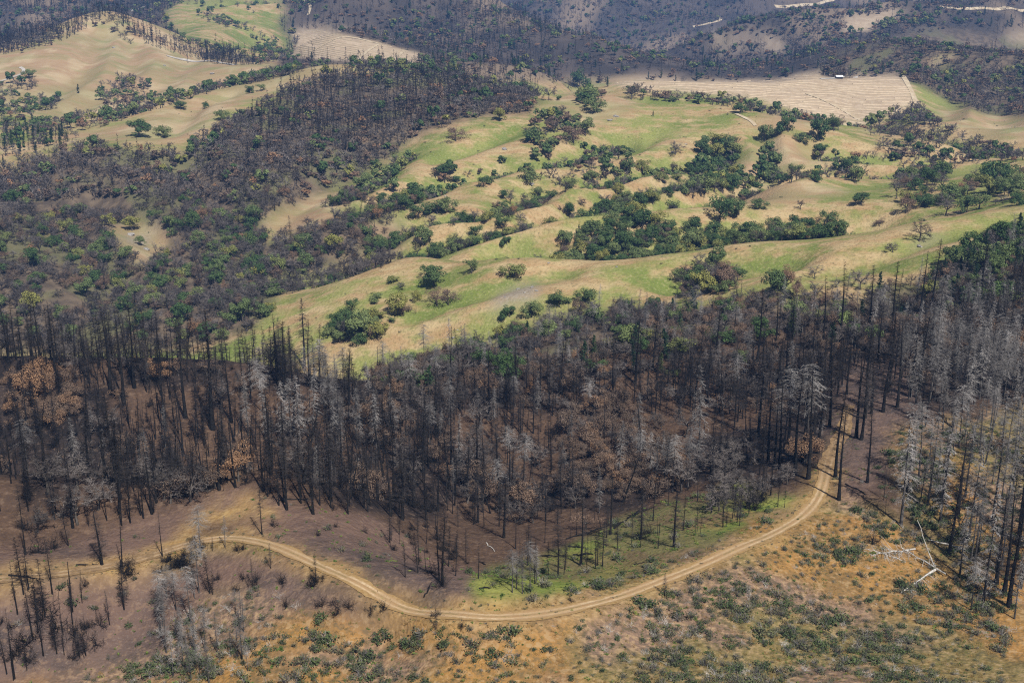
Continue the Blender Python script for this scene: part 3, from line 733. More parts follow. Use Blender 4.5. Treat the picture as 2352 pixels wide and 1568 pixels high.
def oak(seed, R=4.5, Hc=7.5, leaves=0, leafsize=0.4, twig=True, lod=0, stems=1, lean=0.5, tw=0.05, sparse=0.0, depth=None):
    """a spreading broadleaf: short trunk, forking limbs, twigs and (if any) leaf clumps"""
    rng = np.random.default_rng(seed)
    T, Cn = Geo(), Geo()
    tips, P0, P1, WW = [], [], [], []
    def grow(p, d, L, r, lev):
        n = 3 if lev < 2 else 2
        path = [p]; dd = d.copy()
        for i in range(n):
            dd = dd + rng.normal(size=3) * (0.20 if lev else 0.08); dd[2] += 0.03 if lev < 2 else -0.02
            dd /= np.linalg.norm(dd)
            path.append(path[-1] + dd * L / n)
        path = np.array(path)
        if lev < 2 or (lev == 2 and not lod):
            T.tube(path, np.linspace(r, r * 0.5, n + 1), (6, 4, 3)[lev]) if lev < 2 else Cn.tube(path, np.linspace(r, r * 0.45, n + 1), 3)
        else:
            for a, b in zip(path[:-1], path[1:]): P0.append(a); P1.append(b); WW.append(max(tw, r * 1.6))
        if lev >= 2: tips.append(path[-1]); tips.append(path[1])
        if lev == (depth or (2 if lod else 3)): return
        nc = (rng.integers(5, 7) if lev == 0 else rng.integers(3, 5))
        for i in range(nc):
            f = 1.0 if lev == 0 else 0.35 + 0.65 * (i + 1) / nc
            q = np.array([np.interp(f, np.linspace(0, 1, n + 1), path[:, c]) for c in range(3)])
            if lev == 0:
                a = 2 * math.pi * (i + rng.random() * 0.6) / nc; e = rng.uniform(0.25, 1.15)
                nd = np.array([math.cos(a) * math.cos(e), math.sin(a) * math.cos(e), math.sin(e)])
                Ln = math.hypot(R * math.cos(e), (Hc - L) * math.sin(e)) * 0.55
            else:
                nd = dd + rng.normal(size=3) * 0.62; nd /= np.linalg.norm(nd); Ln = L * rng.uniform(0.5, 0.8)
            grow(q, nd, Ln, r * (0.5 if lev == 0 else 0.55), lev + 1)
    for s in range(stems):
        d = np.array([rng.normal() * 0.1, rng.normal() * 0.1, 1.0]); p = np.array([0.0, 0.0, -0.4])
        if stems > 1:
            a = 2 * math.pi * s / stems; d = np.array([math.cos(a) * lean, math.sin(a) * lean, 1.0]); p = np.array([math.cos(a) * 0.25, math.sin(a) * 0.25, -0.3])
        d /= np.linalg.norm(d)
        grow(p, d, Hc * (0.30 if stems == 1 else 0.5) + 0.4, 0.055 * Hc * (0.75 if stems == 1 else 0.3), 0)
    tips = np.array(tips)
    if twig and not lod:
        k = 6
        b = np.repeat(tips, k, 0); d = rng.normal(size=b.shape); d[:, 2] = np.abs(d[:, 2]) * 0.6
        P0 += list(b); P1 += list(b + d * 0.5 * (R / 4.5)); WW += [tw * 0.75] * len(b)
    if P0: Cn.ribbons(np.array(P0), np.array(P1), np.array(WW), rng)
    if leaves:
        keep = tips[rng.random(len(tips)) >= sparse]
        nl = max(9, int(len(keep) * 0.16)) if not lod else 9
        cen = keep[rng.choice(len(keep), min(nl, len(keep)), replace=False)]
        lr = R * rng.uniform(0.20, 0.36, len(cen))
        w = lr ** 2; ci = rng.choice(len(cen), leaves, p=w / w.sum())
        u = rng.normal(size=(leaves, 3)); u[:, 2] += 0.25; u /= np.linalg.norm(u, axis=1)[:, None]
        rad_ = lr[ci] * (0.55 + 0.5 * rng.random(leaves) ** 0.6)
        pos = cen[ci] + u * rad_[:, None] * [1, 1, 0.75]; pos[:, 2] = np.maximum(pos[:, 2], 0.6)
        Cn.leaves(pos, leafsize, rng, normal=u + [0, 0, 0.35])
    return T, Cn

def shrub(seed, R=0.9, H=0.9, leaves=130, size=0.2, twigs=26, tw=0.035):
    rng = np.random.default_rng(seed)
    G = Geo()
    nl = rng.integers(3, 6)
    lob = rng.normal(size=(nl, 3)) * np.array([0.45, 0.45, 0.1]) * R; lob[:, 2] = H * (0.35 + 0.25 * rng.random(nl))
    lr = (0.4 + 0.35 * rng.random(nl)) * R
    d = rng.normal(size=(twigs, 3)); d[:, 2] = np.abs(d[:, 2]) + 0.5; d /= np.linalg.norm(d, axis=1)[:, None]
    end = d * (H * (0.8 + 0.5 * rng.random(twigs)))[:, None]
    G.ribbons(rng.normal(size=(twigs, 3)) * [0.1, 0.1, 0] * R, end, np.full(twigs, tw), rng)
    f_stem = sum(len(x) for x in G.f)
    i = rng.integers(0, nl, leaves); u = rng.normal(size=(leaves, 3)); u /= np.linalg.norm(u, axis=1)[:, None]
    c = lob[i] + u * (lr[i] * rng.random(leaves) ** 0.4)[:, None] * [1, 1, H / R * 0.75]; c[:, 2] = np.abs(c[:, 2]) + 0.03
    G.leaves(c, size, rng)
    return G, f_stem
def dead_shrub(seed, R=1.1, H=1.2, stems=9, r0=0.04, sides=3, tw=0.04):
    """contorted leafless branches rising from one root"""
    rng = np.random.default_rng(seed); G = Geo(); P0, P1 = [], []
    for s in range(stems):
        a = rng.random() * 2 * math.pi; e = rng.uniform(0.25, 1.2)
        d = np.array([math.cos(a) * math.cos(e), math.sin(a) * math.cos(e), math.sin(e)])
        L = R * rng.uniform(0.7, 1.2); p = np.array([0, 0, -0.1]); path = [p]
        for i in range(5):
            d = d + rng.normal(size=3) * 0.38; d /= np.linalg.norm(d); d[2] = max(d[2], -0.05); path.append(path[-1] + d * L / 5 * [1, 1, H / R])
        path = np.array(path); G.tube(path, np.linspace(r0, r0 * 0.3, 6), sides)
        for q in path[2:]:
            for _ in range(3):
                P0.append(q); P1.append(q + rng.normal(size=3) * 0.28 * R + [0, 0, 0.1])
    G.ribbons(np.array(P0), np.array(P1), np.full(len(P0), tw), rng)
    return G

# ------------------------------------------------------------------ plant kinds: shared meshes
class Kind:
    def __init__(self, name, cat, parts_mat, tris=None):
        self.name, self.cat, self.mats = name, cat, parts_mat
        self.near, self.far = [], []       # (trunk mesh or None, crown mesh, joined mesh, height, width)
def proto(kind, T, Cn, far=False):
    tv, tf = T.arrays(); cv, cf = Cn.arrays()
    allv = np.concatenate([tv, cv]); h = float(allv[:, 2].max()); w = float(np.percentile(np.abs(cv[:, :2]), 97)) * 2 if len(cv) else 1.0
    mt, mc = kind.mats
    joined = mesh_np(kind.name + "_mesh", allv, np.concatenate([tf, cf + len(tv)]), [mt, mc], False, np.r_[np.zeros(len(tf)), np.ones(len(cf))])
    trunk = crown = None
    if not far:
        trunk, crown = mesh_np("trunk", tv, tf, mt, True), mesh_np("crown", cv, cf, mc)
    (kind.far if far else kind.near).append((trunk, crown, joined, h, w))
def proto_geo(kind, G, mats, idx=None, far=False):
    v, f = G.arrays(); me = mesh_np(kind.name + "_mesh", v, f, mats, False, idx)
    (kind.far if far else kind.near).append((None, None, me, float(v[:, 2].max()), float(np.percentile(np.abs(v[:, :2]), 97)) * 2))
K = {}
k = K["burnt_conifer"] = Kind("burnt_conifer", "conifer", (M["char_bark"], M["char_twig"]))
for i, (H, zm, lm, nb, tw) in enumerate(((24, .30, 2.4, 110, 9), (22, .22, 2.9, 120, 9), (26, .42, 2.2, 90, 8), (20, .15, 2.6, 120, 9), (25, .50, 1.9, 70, 7), (18, .20, 2.3, 95, 9), (21, .55, 1.2, 40, 5), (23, .12, 3.1, 140, 10))):
    proto(k, *conifer(100 + i, H, zm * 0.8, lm * 1.15, int(nb * 1.35), tw + 3, 0.28, 0.060))
for i, (H, zm) in enumerate(((11, .6), (15, .45), (8, .7))): proto(k, *conifer(130 + i, H, zm, 1.1, 16, 4, 0.2, 0.05, snag=True))
for i in range(3): proto(k, *conifer(150 + i, 22, .12, 3.0, 38, 4, 0.25, 0.34, lod=1), far=True)
k = K["grey_conifer"] = Kind("grey_conifer", "conifer", (M["grey_bark"], M["grey_twig"]))
for i, (H, zm, lm, nb, tf) in enumerate(((22, .22, 3.0, 110, 0), (20, .15, 2.8, 110, 0), (24, .35, 3.2, 100, 0), (18, .30, 2.6, 90, 0), (21, .5, 3.4, 75, 1), (23, .12, 2.7, 120, 0))):
    proto(k, *conifer(200 + i, H, zm, lm, int(nb * 1.3), 12, 0.55, 0.050, topfull=bool(tf)))
for i in range(2): proto(k, *conifer(250 + i, 22, .15, 2.6, 34, 2, 0.5, 0.10, lod=1), far=True)
k = K["green_conifer"] = Kind("green_conifer", "conifer", (M["char_bark"], M["fir_leaf"]))
for i in range(3): proto(k, *conifer(300 + i, 17 + i, .10, 3.4, 90, 0, 0.3, 0.05, needles=24))
for i in range(2): proto(k, *conifer(350 + i, 19, .08, 3.2, 34, 0, 0.3, 0.05, lod=1, needles=5), far=True)
k = K["green_oak"] = Kind("green_oak", "oak tree", (M["oak_bark"], M["oak_leaf"]))
for i in range(5): proto(k, *oak(400 + i, 4.6, 7.2 + i * 0.3, 2400, 0.48, False))
proto(k, *oak(409, 4.2, 8.0, 1300, 0.42, False, sparse=0.4))
for i in range(3): proto(k, *oak(450 + i, 4.6, 7.4, 420, 1.1, False, lod=1), far=True)
k = K["scorched_oak"] = Kind("scorched_oak", "oak tree", (M["oak_bark"], M["dead_leaf"]))
for i in range(4): proto(k, *oak(500 + i, 4.2, 6.8 + i * 0.4, (2600, 1700, 3200, 1300)[i], 0.26, False, sparse=0.25))
for i in range(3): proto(k, *oak(550 + i, 4.4, 7.0, 260, 0.95, False, lod=1, sparse=0.25), far=True)
k = K["bare_oak"] = Kind("bare_oak", "oak tree", (M["oak_bark"], M["oak_twig"]))
for i in range(6): proto(k, *oak(600 + i, 4.4, 7.2 + 0.3 * i, 0, 0, True, tw=0.10))
for i in range(3): proto(k, *oak(650 + i, 4.4, 7.4, 0, 0, False, lod=1, tw=0.30, depth=3), far=True)
k = K["charred_shrub"] = Kind("charred_shrub", "shrub", (M["char_bark"], M["char_bark"]))
for i in range(4): proto_geo(k, dead_shrub(700 + i, 2.0, 2.8, 14 + i, 0.045, 3, 0.05), [M["char_bark"]])
k = K["green_shrub"] = Kind("green_shrub", "shrub", (M["shrub_leaf"], M["shrub_leaf"]))
for i in range(6):
    G, fs = shrub(750 + i, 0.9, 0.75, 150, 0.19, 30); nf = sum(len(x) for x in G.f)
    proto_geo(k, G, [M["grey_twig"], M["shrub_leaf"]], np.r_[np.zeros(fs), np.ones(nf - fs)])
k = K["dull_shrub"] = Kind("dull_shrub", "shrub", (M["dull_leaf"], M["dull_leaf"]))
for i in range(5):
    G, fs = shrub(780 + i, 0.9, 0.8, 90, 0.18, 70, 0.03); nf = sum(len(x) for x in G.f)
    proto_geo(k, G, [M["grey_twig"], M["dull_leaf"]], np.r_[np.zeros(fs), np.ones(nf - fs)])
k = K["bleached_shrub"] = Kind("bleached_shrub", "shrub", (M["dead_wood"], M["dead_wood"]))
for i in range(6): proto_geo(k, dead_shrub(800 + i, 1.2, 0.8, 7 + i, 0.028, 3, 0.018), [M["dead_wood"]])
k = K["forb"] = Kind("forb", "forb", (M["forb_leaf"], M["forb_leaf"]))
for i in range(5):
    G, fs = shrub(850 + i, 0.5, 0.28, 34, 0.22, 4); proto_geo(k, G, [M["forb_leaf"]])

k = K["grass_tuft"] = Kind("grass_tuft", "grass", (M["dry_grass"], M["dry_grass"]))
for i in range(5):
    rg = np.random.default_rng(880 + i); G = Geo(); n_ = 34
    b = rg.normal(size=(n_, 3)) * [0.32, 0.32, 0]; b[:, 2] = -0.03
    G.ribbons(b, b + rg.normal(size=(n_, 3)) * [0.12, 0.12, 0.05] + [0, 0, 0.30], np.full(n_, 0.07), rg); proto_geo(k, G, [M["dry_grass"]])

# ------------------------------------------------------------------ planting lists
PL = {n: [] for n in K}          # kind -> rows (x, y, z, size m, rotation, lean, variant, note)
BYWIDTH = {"green_oak", "scorched_oak", "bare_oak", "charred_shrub", "green_shrub", "dull_shrub", "bleached_shrub", "forb", "grass_tuft"}
def plant(kind, x, y, size, note=None, lean=None, var=None, z=None):
    if z is None: z = float(height(x, y))
    n = len(K[kind].near)
    if kind == 'burnt_conifer' and var is None: var = random.randrange(8) if size > 13 or random.random() < 0.6 else 8 + random.randrange(3)
    PL[kind].append((x, y, z, size, random.random() * 6.283, ((random.gauss(0, 0.04) if random.random() > 0.10 or 'conifer' not in kind else random.choice((-1, 1)) * random.uniform(0.1, 0.3))) if lean is None else lean, random.randrange(n) if var is None else var, note))
def plant_px(kind, px, py, size_px, note=None, **kw):
    x, y, z = at(px, py)
    kw.setdefault("lean", random.gauss(0, 0.03))
    if kind == "burnt_conifer": kw["var"] = random.randrange(8)
    plant(kind, x, y, size_px / slant_scale(x, y, z), note or "single", **kw)
def candidates(spacing, y0, y1, azmax=26.0, jit=0.48):
    xm = y1 * math.tan(rad(azmax))
    gx, gy = np.meshgrid(np.arange(-xm, xm, spacing), np.arange(y0, y1, spacing))
    gx = gx + RNG.uniform(-jit, jit, gx.shape) * spacing; gy = gy + RNG.uniform(-jit, jit, gy.shape) * spacing
    m = np.abs(np.arctan2(gx, gy)) < rad(azmax)
    x, y = gx[m], gy[m]; z = height(x, y)
    px, py = project(x, y, z)
    return x, y, z, px, py
def road_clear(x, y, d):
    i = np.argmin((road[:, 0] - x) ** 2 + (road[:, 1] - y) ** 2)
    return (road[i, 0] - x) ** 2 + (road[i, 1] - y) ** 2 > d * d
def pick(ws):
    r = random.random() * sum(w for _, w in ws)
    for kname, w in ws:
        r -= w
        if r <= 0: return kname
    return ws[-1][0]
SIZE = {"burnt_conifer": lambda: random.uniform(5, 12) if random.random() < 0.42 else max(8, random.gauss(16.5, 3.6)), "grey_conifer": lambda: max(7, random.gauss(16, 4)), "green_conifer": lambda: random.uniform(9, 16),
        "green_oak": lambda: random.uniform(6, 11.5), "scorched_oak": lambda: random.uniform(5, 9.5), "bare_oak": lambda: random.uniform(5.5, 10.5),
        "charred_shrub": lambda: random.uniform(2, 5), "green_shrub": lambda: random.uniform(1.3, 3.9), "dull_shrub": lambda: random.uniform(1.3, 3.9),
        "bleached_shrub": lambda: random.uniform(1.2, 3.0), "forb": lambda: random.uniform(0.4, 1.5)}
def scatter(pl, spacing, y0, y1, weights, dens=None, clear=0.0, note=None, scale=1.0):
    x, y, z, px, py = candidates(spacing, y0, y1)
    m = inside(pl, px, py)
    if dens is not None: m &= RNG.random(len(x)) < dens(x, y, px, py)
    for a, b, c, p, q in zip(x[m], y[m], z[m], px[m], py[m]):
        if clear and not road_clear(a, b, clear): continue
        ws = weights(p, q, a, b) if callable(weights) else weights
        kn = pick(ws)
        plant(kn, a, b, SIZE[kn]() * scale, note, z=float(c))
# ------------------------------------------------------------------ single trees that stand out (layout x, y of the base, size in layout px)
def rows(t): return [[float(v) for v in r.split()] for r in t.strip().replace("\n", ";").split(";") if r.strip()]
for px, py, h in rows("""931 1325 100;1017 1342 182;1047 1322 100;1099 1328 104;1281 1325 160;1259 1320 85;1295 1318 80;1334 1298 168;1350 1285 70;1367 1305 118;1384 1300 125;1372 1298 90;1401 1228 155;1472 1238 162;1500 1195 120;1547 1255 160;1157 1235 170;1112 1208 92;1220 1310 95
1228 1340 120;1030 1300 110;1070 1290 80;1002 1447 58;1526 1368 66;1608 1227 50;1635 1177 105;1661 1210 112;1668 1210 50;1693 1200 85;1699 1207 75;1720 1180 95;1735 1173 90;1786 1163 85;1802 1165 60;1828 1120 36
1855 1100 262;1826 1085 245;1842 1060 230;1790 1075 210;1880 1040 215;1918 1095 225;1926 1147 215;1968 1005 215;1978 1010 200;1993 1108 175;2030 1148 76;2040 1115 40;2033 1185 50;1985 960 200;2000 950 170;2030 945 210;2060 935 195;2090 910 190;2110 900 200;2040 900 180;1945 905 150;1905 980 200;1870 1000 220;1810 1020 190;1765 1060 200;1740 1000 210
2318 1392 275;2306 1362 262;2290 1340 240;2181 1275 205;2340 1250 270;2200 1180 200
602 1227 118;622 1305 62;725 1322 58;233 1297 172;280 1305 142;373 1277 118;157 1253 105;60 1273 155;125 1192 135;482 1362 104;488 1364 60;489 1265 36;100 1505 138;183 1510 84;197 1505 88;173 1512 58;147 1503 84;33 1558 155;167 1432 115;130 1500 120;580 1345 62;571 1348 34;1052 1210 70;640 1160 150;660 1170 165;690 1140 170;720 1180 170;735 1160 150;760 1165 140;800 1180 150;845 1175 150;615 1140 130;300 1200 140;330 1190 150;350 1180 160
490 985 285;425 960 240;285 930 215;205 1010 190;255 905 200;135 900 190;310 890 200;655 915 190;640 870 170;700 850 165;60 900 190;880 985 130;1290 905 150;1185 905 145;1240 930 130;1460 880 160;1500 850 140
2335 700 140;2250 690 150;2140 720 160;2110 740 165;2050 760 170;1890 790 150;1930 770 170;1995 760 160;1780 810 150;1740 830 170;1640 830 140"""):
    plant_px("burnt_conifer", px, py, h)
for px, py, h in rows("""1177 1360 122;1200 1363 112;1217 1358 132;1232 1338 100;1187 1352 100
2068 1205 290;2085 1130 200;2260 1378 255;2240 1290 230;2225 1240 220;2160 1200 230;2130 1160 210;2280 1200 250;2320 1180 260;2345 1350 240;2205 1320 160;2110 1100 190;2300 1300 180;2330 1420 150;2230 1400 130
383 1498 132;457 1360 134;462 1280 132;547 1508 116;438 1430 130;517 1258 80;420 1490 110;470 1490 95;500 1500 100;405 1400 100;560 1450 100;440 1560 100;480 1568 110;370 1440 85
1605 1080 240;1465 1050 160;1545 1130 150;1580 1120 130;1420 1110 150;690 1030 190;670 1020 180;650 1040 170;720 1010 175;610 1010 160;570 1000 150;780 1000 160;820 1030 160;1850 1060 215;1800 1040 200"""):
    plant_px("grey_conifer", px, py, h, var=4 if (px, py) in ((1850, 1060), (1800, 1040), (1177, 1360)) else None)
for px, py, h in rows("1544 728 52;1364 826 58;1350 826 40;1030 832 30;2018 684 58;2248 618 45;1575 745 60;1560 770 55;2205 640 50;2190 620 48;1395 200 26;1330 545 30;1500 268 14;180 215 22"):
    plant_px("green_conifer", px, py, h)
for px, py, w in rows("""867 690 37;899 650 27;982 640 30;997 656 54;915 722 48;954 692 30;874 734 34;824 778 62;866 778 46;899 741 22;1084 628 32;1177 637 56;1172 727 42;1222 729 46;1284 705 54;1344 695 46;1147 784 42;1074 812 46;808 714 30;1504 712 40;1638 652 34;1778 684 56;2311 545 58;2261 567 44;2201 603 50;2225 585 40;2285 555 40;2180 610 36;2160 640 46;1628 624 36
1330 206 46;1347 232 46;1364 258 46;1220 326 50;1264 344 48;1344 312 36;1284 231 13;1147 278 28;832 438 34;1024 408 36;1474 391 36;1441 401 30;1514 413 34;1557 417 26;1701 261 36;1758 323 38;1811 303 48;1845 326 36;1880 351 30;1878 323 42;1765 414 50;1768 381 42;1768 352 26;1725 421 32;1951 398 36;2005 276 20;2015 276 20;1915 301 38;2288 418 76;2338 432 50;2078 465 34;2118 475 46;2168 465 52;2221 488 42;2248 481 40;2335 471 38;1978 471 36;1691 498 42;1651 511 56;1745 478 38;1711 458 36
1611 360 44;1635 366 44;1648 334 40;1678 350 40;1688 363 36;1621 400 40;1645 393 44;1601 413 40;1668 426 36;1685 406 36;1618 446 44;1585 443 40;1130 420 30;1110 430 26;1210 420 40;1360 420 30;1500 470 40;960 500 46;1005 492 48;1030 487 44;690 235 20;705 205 18;575 215 22;600 210 20;510 275 30;470 250 16;320 315 40;375 315 34;415 252 24;65 180 28;560 130 18"""):
    plant_px("green_oak", px, py, w)
for px, py, w in rows("""925 722 44;1005 702 56;1030 700 44;1184 757 34;1668 660 56;1800 672 50;1047 324 50;1317 328 54;1450 229 38;2020 520 24;1300 590 36;1480 590 34;1525 545 40;1650 655 40;1267 300 34;1925 300 36;2080 490 34;1400 1080 60;1420 1110 56;1370 1060 56;1450 1040 60;1500 1080 60;1470 1120 50;1390 1130 50;1340 1090 50;1530 1030 50;1350 1020 50;80 930 70;110 960 64;50 940 60;140 900 56;100 900 60"""):
    plant_px("scorched_oak", px, py, w)
for px, py, w in rows("""924 664 28;1437 724 52;1975 664 50;2051 580 34;2111 554 46;1290 272 30;1544 394 30;1551 355 34;1260 231 34;2171 495 40;1838 482 20;1588 642 46;1304 202 30;1725 257 24;1775 266 22;40 205 18;75 200 20;300 195 26;330 205 22;2060 455 34;2100 400 26;2140 388 28;1920 660 40;1870 640 34;1100 985 60;1130 960 56"""):
    plant_px("bare_oak", px, py, w)
for px, py, w in rows("""285 1318 46;300 1320 40;290 1300 36;400 1300 36;380 1290 30;440 1280 36;195 1345 30;560 1262 22;545 1265 24;725 1335 30;740 1330 24;450 1130 80;480 1120 70;430 1140 60;920 1155 60;950 1165 50;1475 1235 40;1490 1225 34;1735 1170 50;1720 1160 50;1750 1150 46;100 1420 70;130 1440 60;60 1480 60;85 1270 50;120 1260 46;1000 1415 30;880 1400 26;1060 1440 26;800 1395 34;850 1405 30;1015 1345 40;2005 1250 40;1310 1380 18"""):
    plant_px("charred_shrub", px, py, w)
for px, py, w in rows("1920 1420 30;2060 1480 34;1480 1500 26;1440 1520 30;1520 1430 40;1480 1400 34;1450 1440 36;1400 1450 30;1560 1460 36;1500 1460 40;1760 1350 40;1720 1370 36;1800 1490 26;1820 1500 36;2050 1540 40;2000 1555 36;1700 1545 36;1640 1550 40;1850 1425 30;640 1370 34;680 1395 30;2260 1360 60;2270 1330 40;620 1480 24;1385 1490 30;530 1500 34"):
    plant_px("bleached_shrub", px, py, w)

# ------------------------------------------------------------------ stands and woods
def near_noise(wl, seed, lo, hi):
    return lambda x, y: np.clip((fbm(x, y, wl, 3, seed) * 0.5 + 0.5 - lo) / (hi - lo), 0, 1)
ORANGE = poly("1300,960 1420,940 1540,960 1580,1060 1560,1120 1450,1160 1330,1150 1280,1060")
ORANGE_L = poly("-200,860 60,860 170,880 190,950 120,990 -200,1000")
GREYS = poly("560,900 700,880 900,920 930,1020 880,1060 560,1050 480,980")
def w_left(p, q, x, y):
    pa = lambda pl: bool(inside(pl, np.array([p]), np.array([q]))[0])
    if pa(ORANGE_L): return [("burnt_conifer", .25), ("scorched_oak", .65), ("charred_shrub", .1)]
    if pa(GREYS): return [("burnt_conifer", .55), ("grey_conifer", .22), ("scorched_oak", .08), ("bare_oak", .15)]
    return [("burnt_conifer", .76), ("grey_conifer", .03), ("scorched_oak", .04), ("bare_oak", .09), ("charred_shrub", .16)]
def w_centre(p, q, x, y):
    if bool(inside(ORANGE, np.array([p]), np.array([q]))[0]): return [("burnt_conifer", .22), ("grey_conifer", .18), ("scorched_oak", .55), ("bare_oak", .05)]
    if q > 1000: return [("burnt_conifer", .46), ("grey_conifer", .07), ("scorched_oak", .11), ("bare_oak", .16), ("charred_shrub", .18)]
    return [("burnt_conifer", .80), ("grey_conifer", .04), ("scorched_oak", .05), ("bare_oak", .12)]
def w_right(p, q, x, y):
    if q < 830: return [("burnt_conifer", .55), ("grey_conifer", .2), ("scorched_oak", .15), ("bare_oak", .1)]
    if p < 2060 and q < 950: return [("burnt_conifer", .9), ("bare_oak", .1)]
    return [("burnt_conifer", .22), ("grey_conifer", .68), ("bare_oak", .08), ("scorched_oak", .02)]
def dens_l(x, y, px, py):
    d = np.where(py > 1060, 0.85, 1.0) * (0.4 + 0.6 * near_noise(26, 201, .36, .56)(x, y))
    return np.where((py > 1085) & (px < 230) & (px > 50) & (py < 1190), d * 0.5, d)
def dens_c(x, y, px, py):
    d = np.where(py < 960, 0.75 + 0.25 * near_noise(26, 211, .36, .56)(x, y), 0.16 + 0.66 * near_noise(26, 211, .4, .58)(x, y)) * np.where(py > 1180, 0.3, 1.0)
    return np.where((px > 1760) & (py > 900), d * 0.4, d)
def dens_r(x, y, px, py):
    d = np.where(py < 930, 0.75, 0.3) + np.where(py < 930, 0.25, 0.7) * near_noise(28, 221, .36, .56)(x, y)
    d = np.where((px < 2080) & (py > 880), d * 0.22, d)
    return np.where(py > 1130, d * 0.25, np.where(py > 930, d * 0.38, d))
scatter(P_STAND_L, 3.3, 270, 500, w_left, dens_l, 3.5, "stand")
scatter(P_STAND_C, 3.3, 260, 500, w_centre, dens_c, 5.0, "stand")
scatter(ORANGE, 5.0, 300, 440, [("scorched_oak", .8), ("bare_oak", .2)], lambda x, y, px, py: np.full(len(x), 0.6), 5.0, "stand", 0.85)
scatter(P_STAND_R, 3.7, 255, 540, w_right, dens_r, 5.0, "stand")
scatter(P_SHRUB_C, 4.4, 390, 640, [("bare_oak", .42), ("scorched_oak", .28), ("green_oak", .08), ("grey_conifer", .10), ("burnt_conifer", .05), ("green_conifer", .02)],
        lambda x, y, px, py: 0.5 + 0.5 * near_noise(30, 231, .3, .6)(x, y), 0, "slope", 0.85)
scatter(P_STAND_R, 7, 500, 640, [("burnt_conifer", .7), ("scorched_oak", .3)], None, 0, "stand")
UPPER_CON = poly("560,300 640,230 720,190 800,170 1000,172 1110,185 1050,240 980,290 860,330 700,330")
def w_up(p, q, x, y):
    if bool(inside(UPPER_CON, np.array([p]), np.array([q]))[0]): return [("burnt_conifer", .62), ("bare_oak", .28), ("scorched_oak", .08), ("green_oak", .02)]
    return [("bare_oak", .68), ("scorched_oak", .16), ("burnt_conifer", .11), ("green_oak", .05)]
scatter(P_WOOD_UP, 5.3, 760, 1330, w_up, lambda x, y, px, py: 0.5 + 0.5 * near_noise(40, 241, .3, .6)(x, y), 0, "burnt wood", 1.05)
scatter(P_WOOD_LOW, 5.8, 530, 900, [("bare_oak", .62), ("green_oak", .20), ("scorched_oak", .15), ("burnt_conifer", .03)],
        lambda x, y, px, py: np.where(inside(poly("250,520 300,505 370,525 392,560 360,600 320,612 280,580 255,550"), px, py), 0.03, 0.25 + 0.7 * near_noise(34, 251, .3, .62)(x, y)), 0, "valley wood")
scatter(poly("430,705 560,665 700,640 800,610 900,585 905,602 800,640 700,668 600,690 500,720"), 4.8, 600, 820, [("bare_oak", 1.0)], None, 0, "bare oak belt", 0.9)
scatter(P_HILL_R, 6.8, 1250, 1900, lambda p, q, x, y: [("bare_oak", .5), ("scorched_oak", .22), ("green_oak", .2 if p < 2110 else .08), ("burnt_conifer", .1)], lambda x, y, px, py: 0.35 + 0.6 * near_noise(60, 261, .3, .6)(x, y), 0, "far hill")
# trees along the gullies of the grassy hills
GW = [([("green_oak", .45), ("bare_oak", .35), ("scorched_oak", .2)], .9), ([("green_oak", .5), ("bare_oak", .3), ("scorched_oak", .2)], 1), ([("green_oak", .55), ("bare_oak", .35), ("scorched_oak", .1)], .8),
      ([("bare_oak", .5), ("green_oak", .35), ("scorched_oak", .15)], 1), ([("bare_oak", .5), ("green_oak", .42), ("scorched_oak", .08)], 1.5), ([("green_oak", .86), ("scorched_oak", .08), ("bare_oak", .06)], 1.6),
      ([("green_oak", 1)], .5), ([("bare_oak", .6), ("green_oak", .25), ("scorched_oak", .15)], 1.3), ([("bare_oak", .75), ("scorched_oak", .15), ("green_oak", .1)], 1.4), ([("bare_oak", .6), ("green_oak", .3), ("scorched_oak", .1)], 1.3),
      ([("bare_oak", .6), ("green_oak", .4)], .7)]
for (L, dep, w), (ws, dn) in zip(gully_world, GW):
    for p in L:
        for _ in range(4):
            if random.random() < 1.25 * dn * (0.65 + 0.7 * vnoise(np.array(p[0] / 38), np.array(p[1] / 38), 77)):
                kn = pick(ws); plant(kn, p[0] + random.gauss(0, 5.5), p[1] + random.gauss(0, 5.5), SIZE[kn]() * 0.9, "gully")
scatter(poly("1430,205 1500,212 1600,222 1700,232 1760,250 1850,275 1930,300 2000,300 1990,312 1900,310 1830,288 1740,262 1660,245 1560,236 1460,232"), 8, 1120, 1300, [("bare_oak", .6), ("green_oak", .25), ("scorched_oak", .15)], None, 0, "below the field")
scatter(poly("2010,265 2110,240 2130,270 2180,300 2250,330 2340,345 2340,360 2200,352 2080,330 1990,310"), 8.5, 1000, 1300, [("bare_oak", .7), ("green_oak", .15), ("scorched_oak", .15)], lambda x, y, px, py: np.full(len(x), 0.6), 0, "gully")
scatter(poly("0,235 60,250 120,280 230,262 250,240 330,215 420,225 330,262 250,290 130,320 60,350 0,372"), 9, 1000, 1400, [("bare_oak", .65), ("green_oak", .25), ("scorched_oak", .1)], lambda x, y, px, py: np.full(len(x), 0.5), 0, "valley wood")
scatter(poly("0,300 90,290 180,310 170,345 60,370 0,390"), 8, 950, 1200, [("burnt_conifer", .35), ("green_conifer", .25), ("bare_oak", .3), ("green_oak", .1)], lambda x, y, px, py: np.full(len(x), 0.6), 0, "valley wood")
GO, BO, SO = "green_oak", "bare_oak", "scorched_oak"
full = lambda v: (lambda x, y, px, py: np.full(len(x), v))
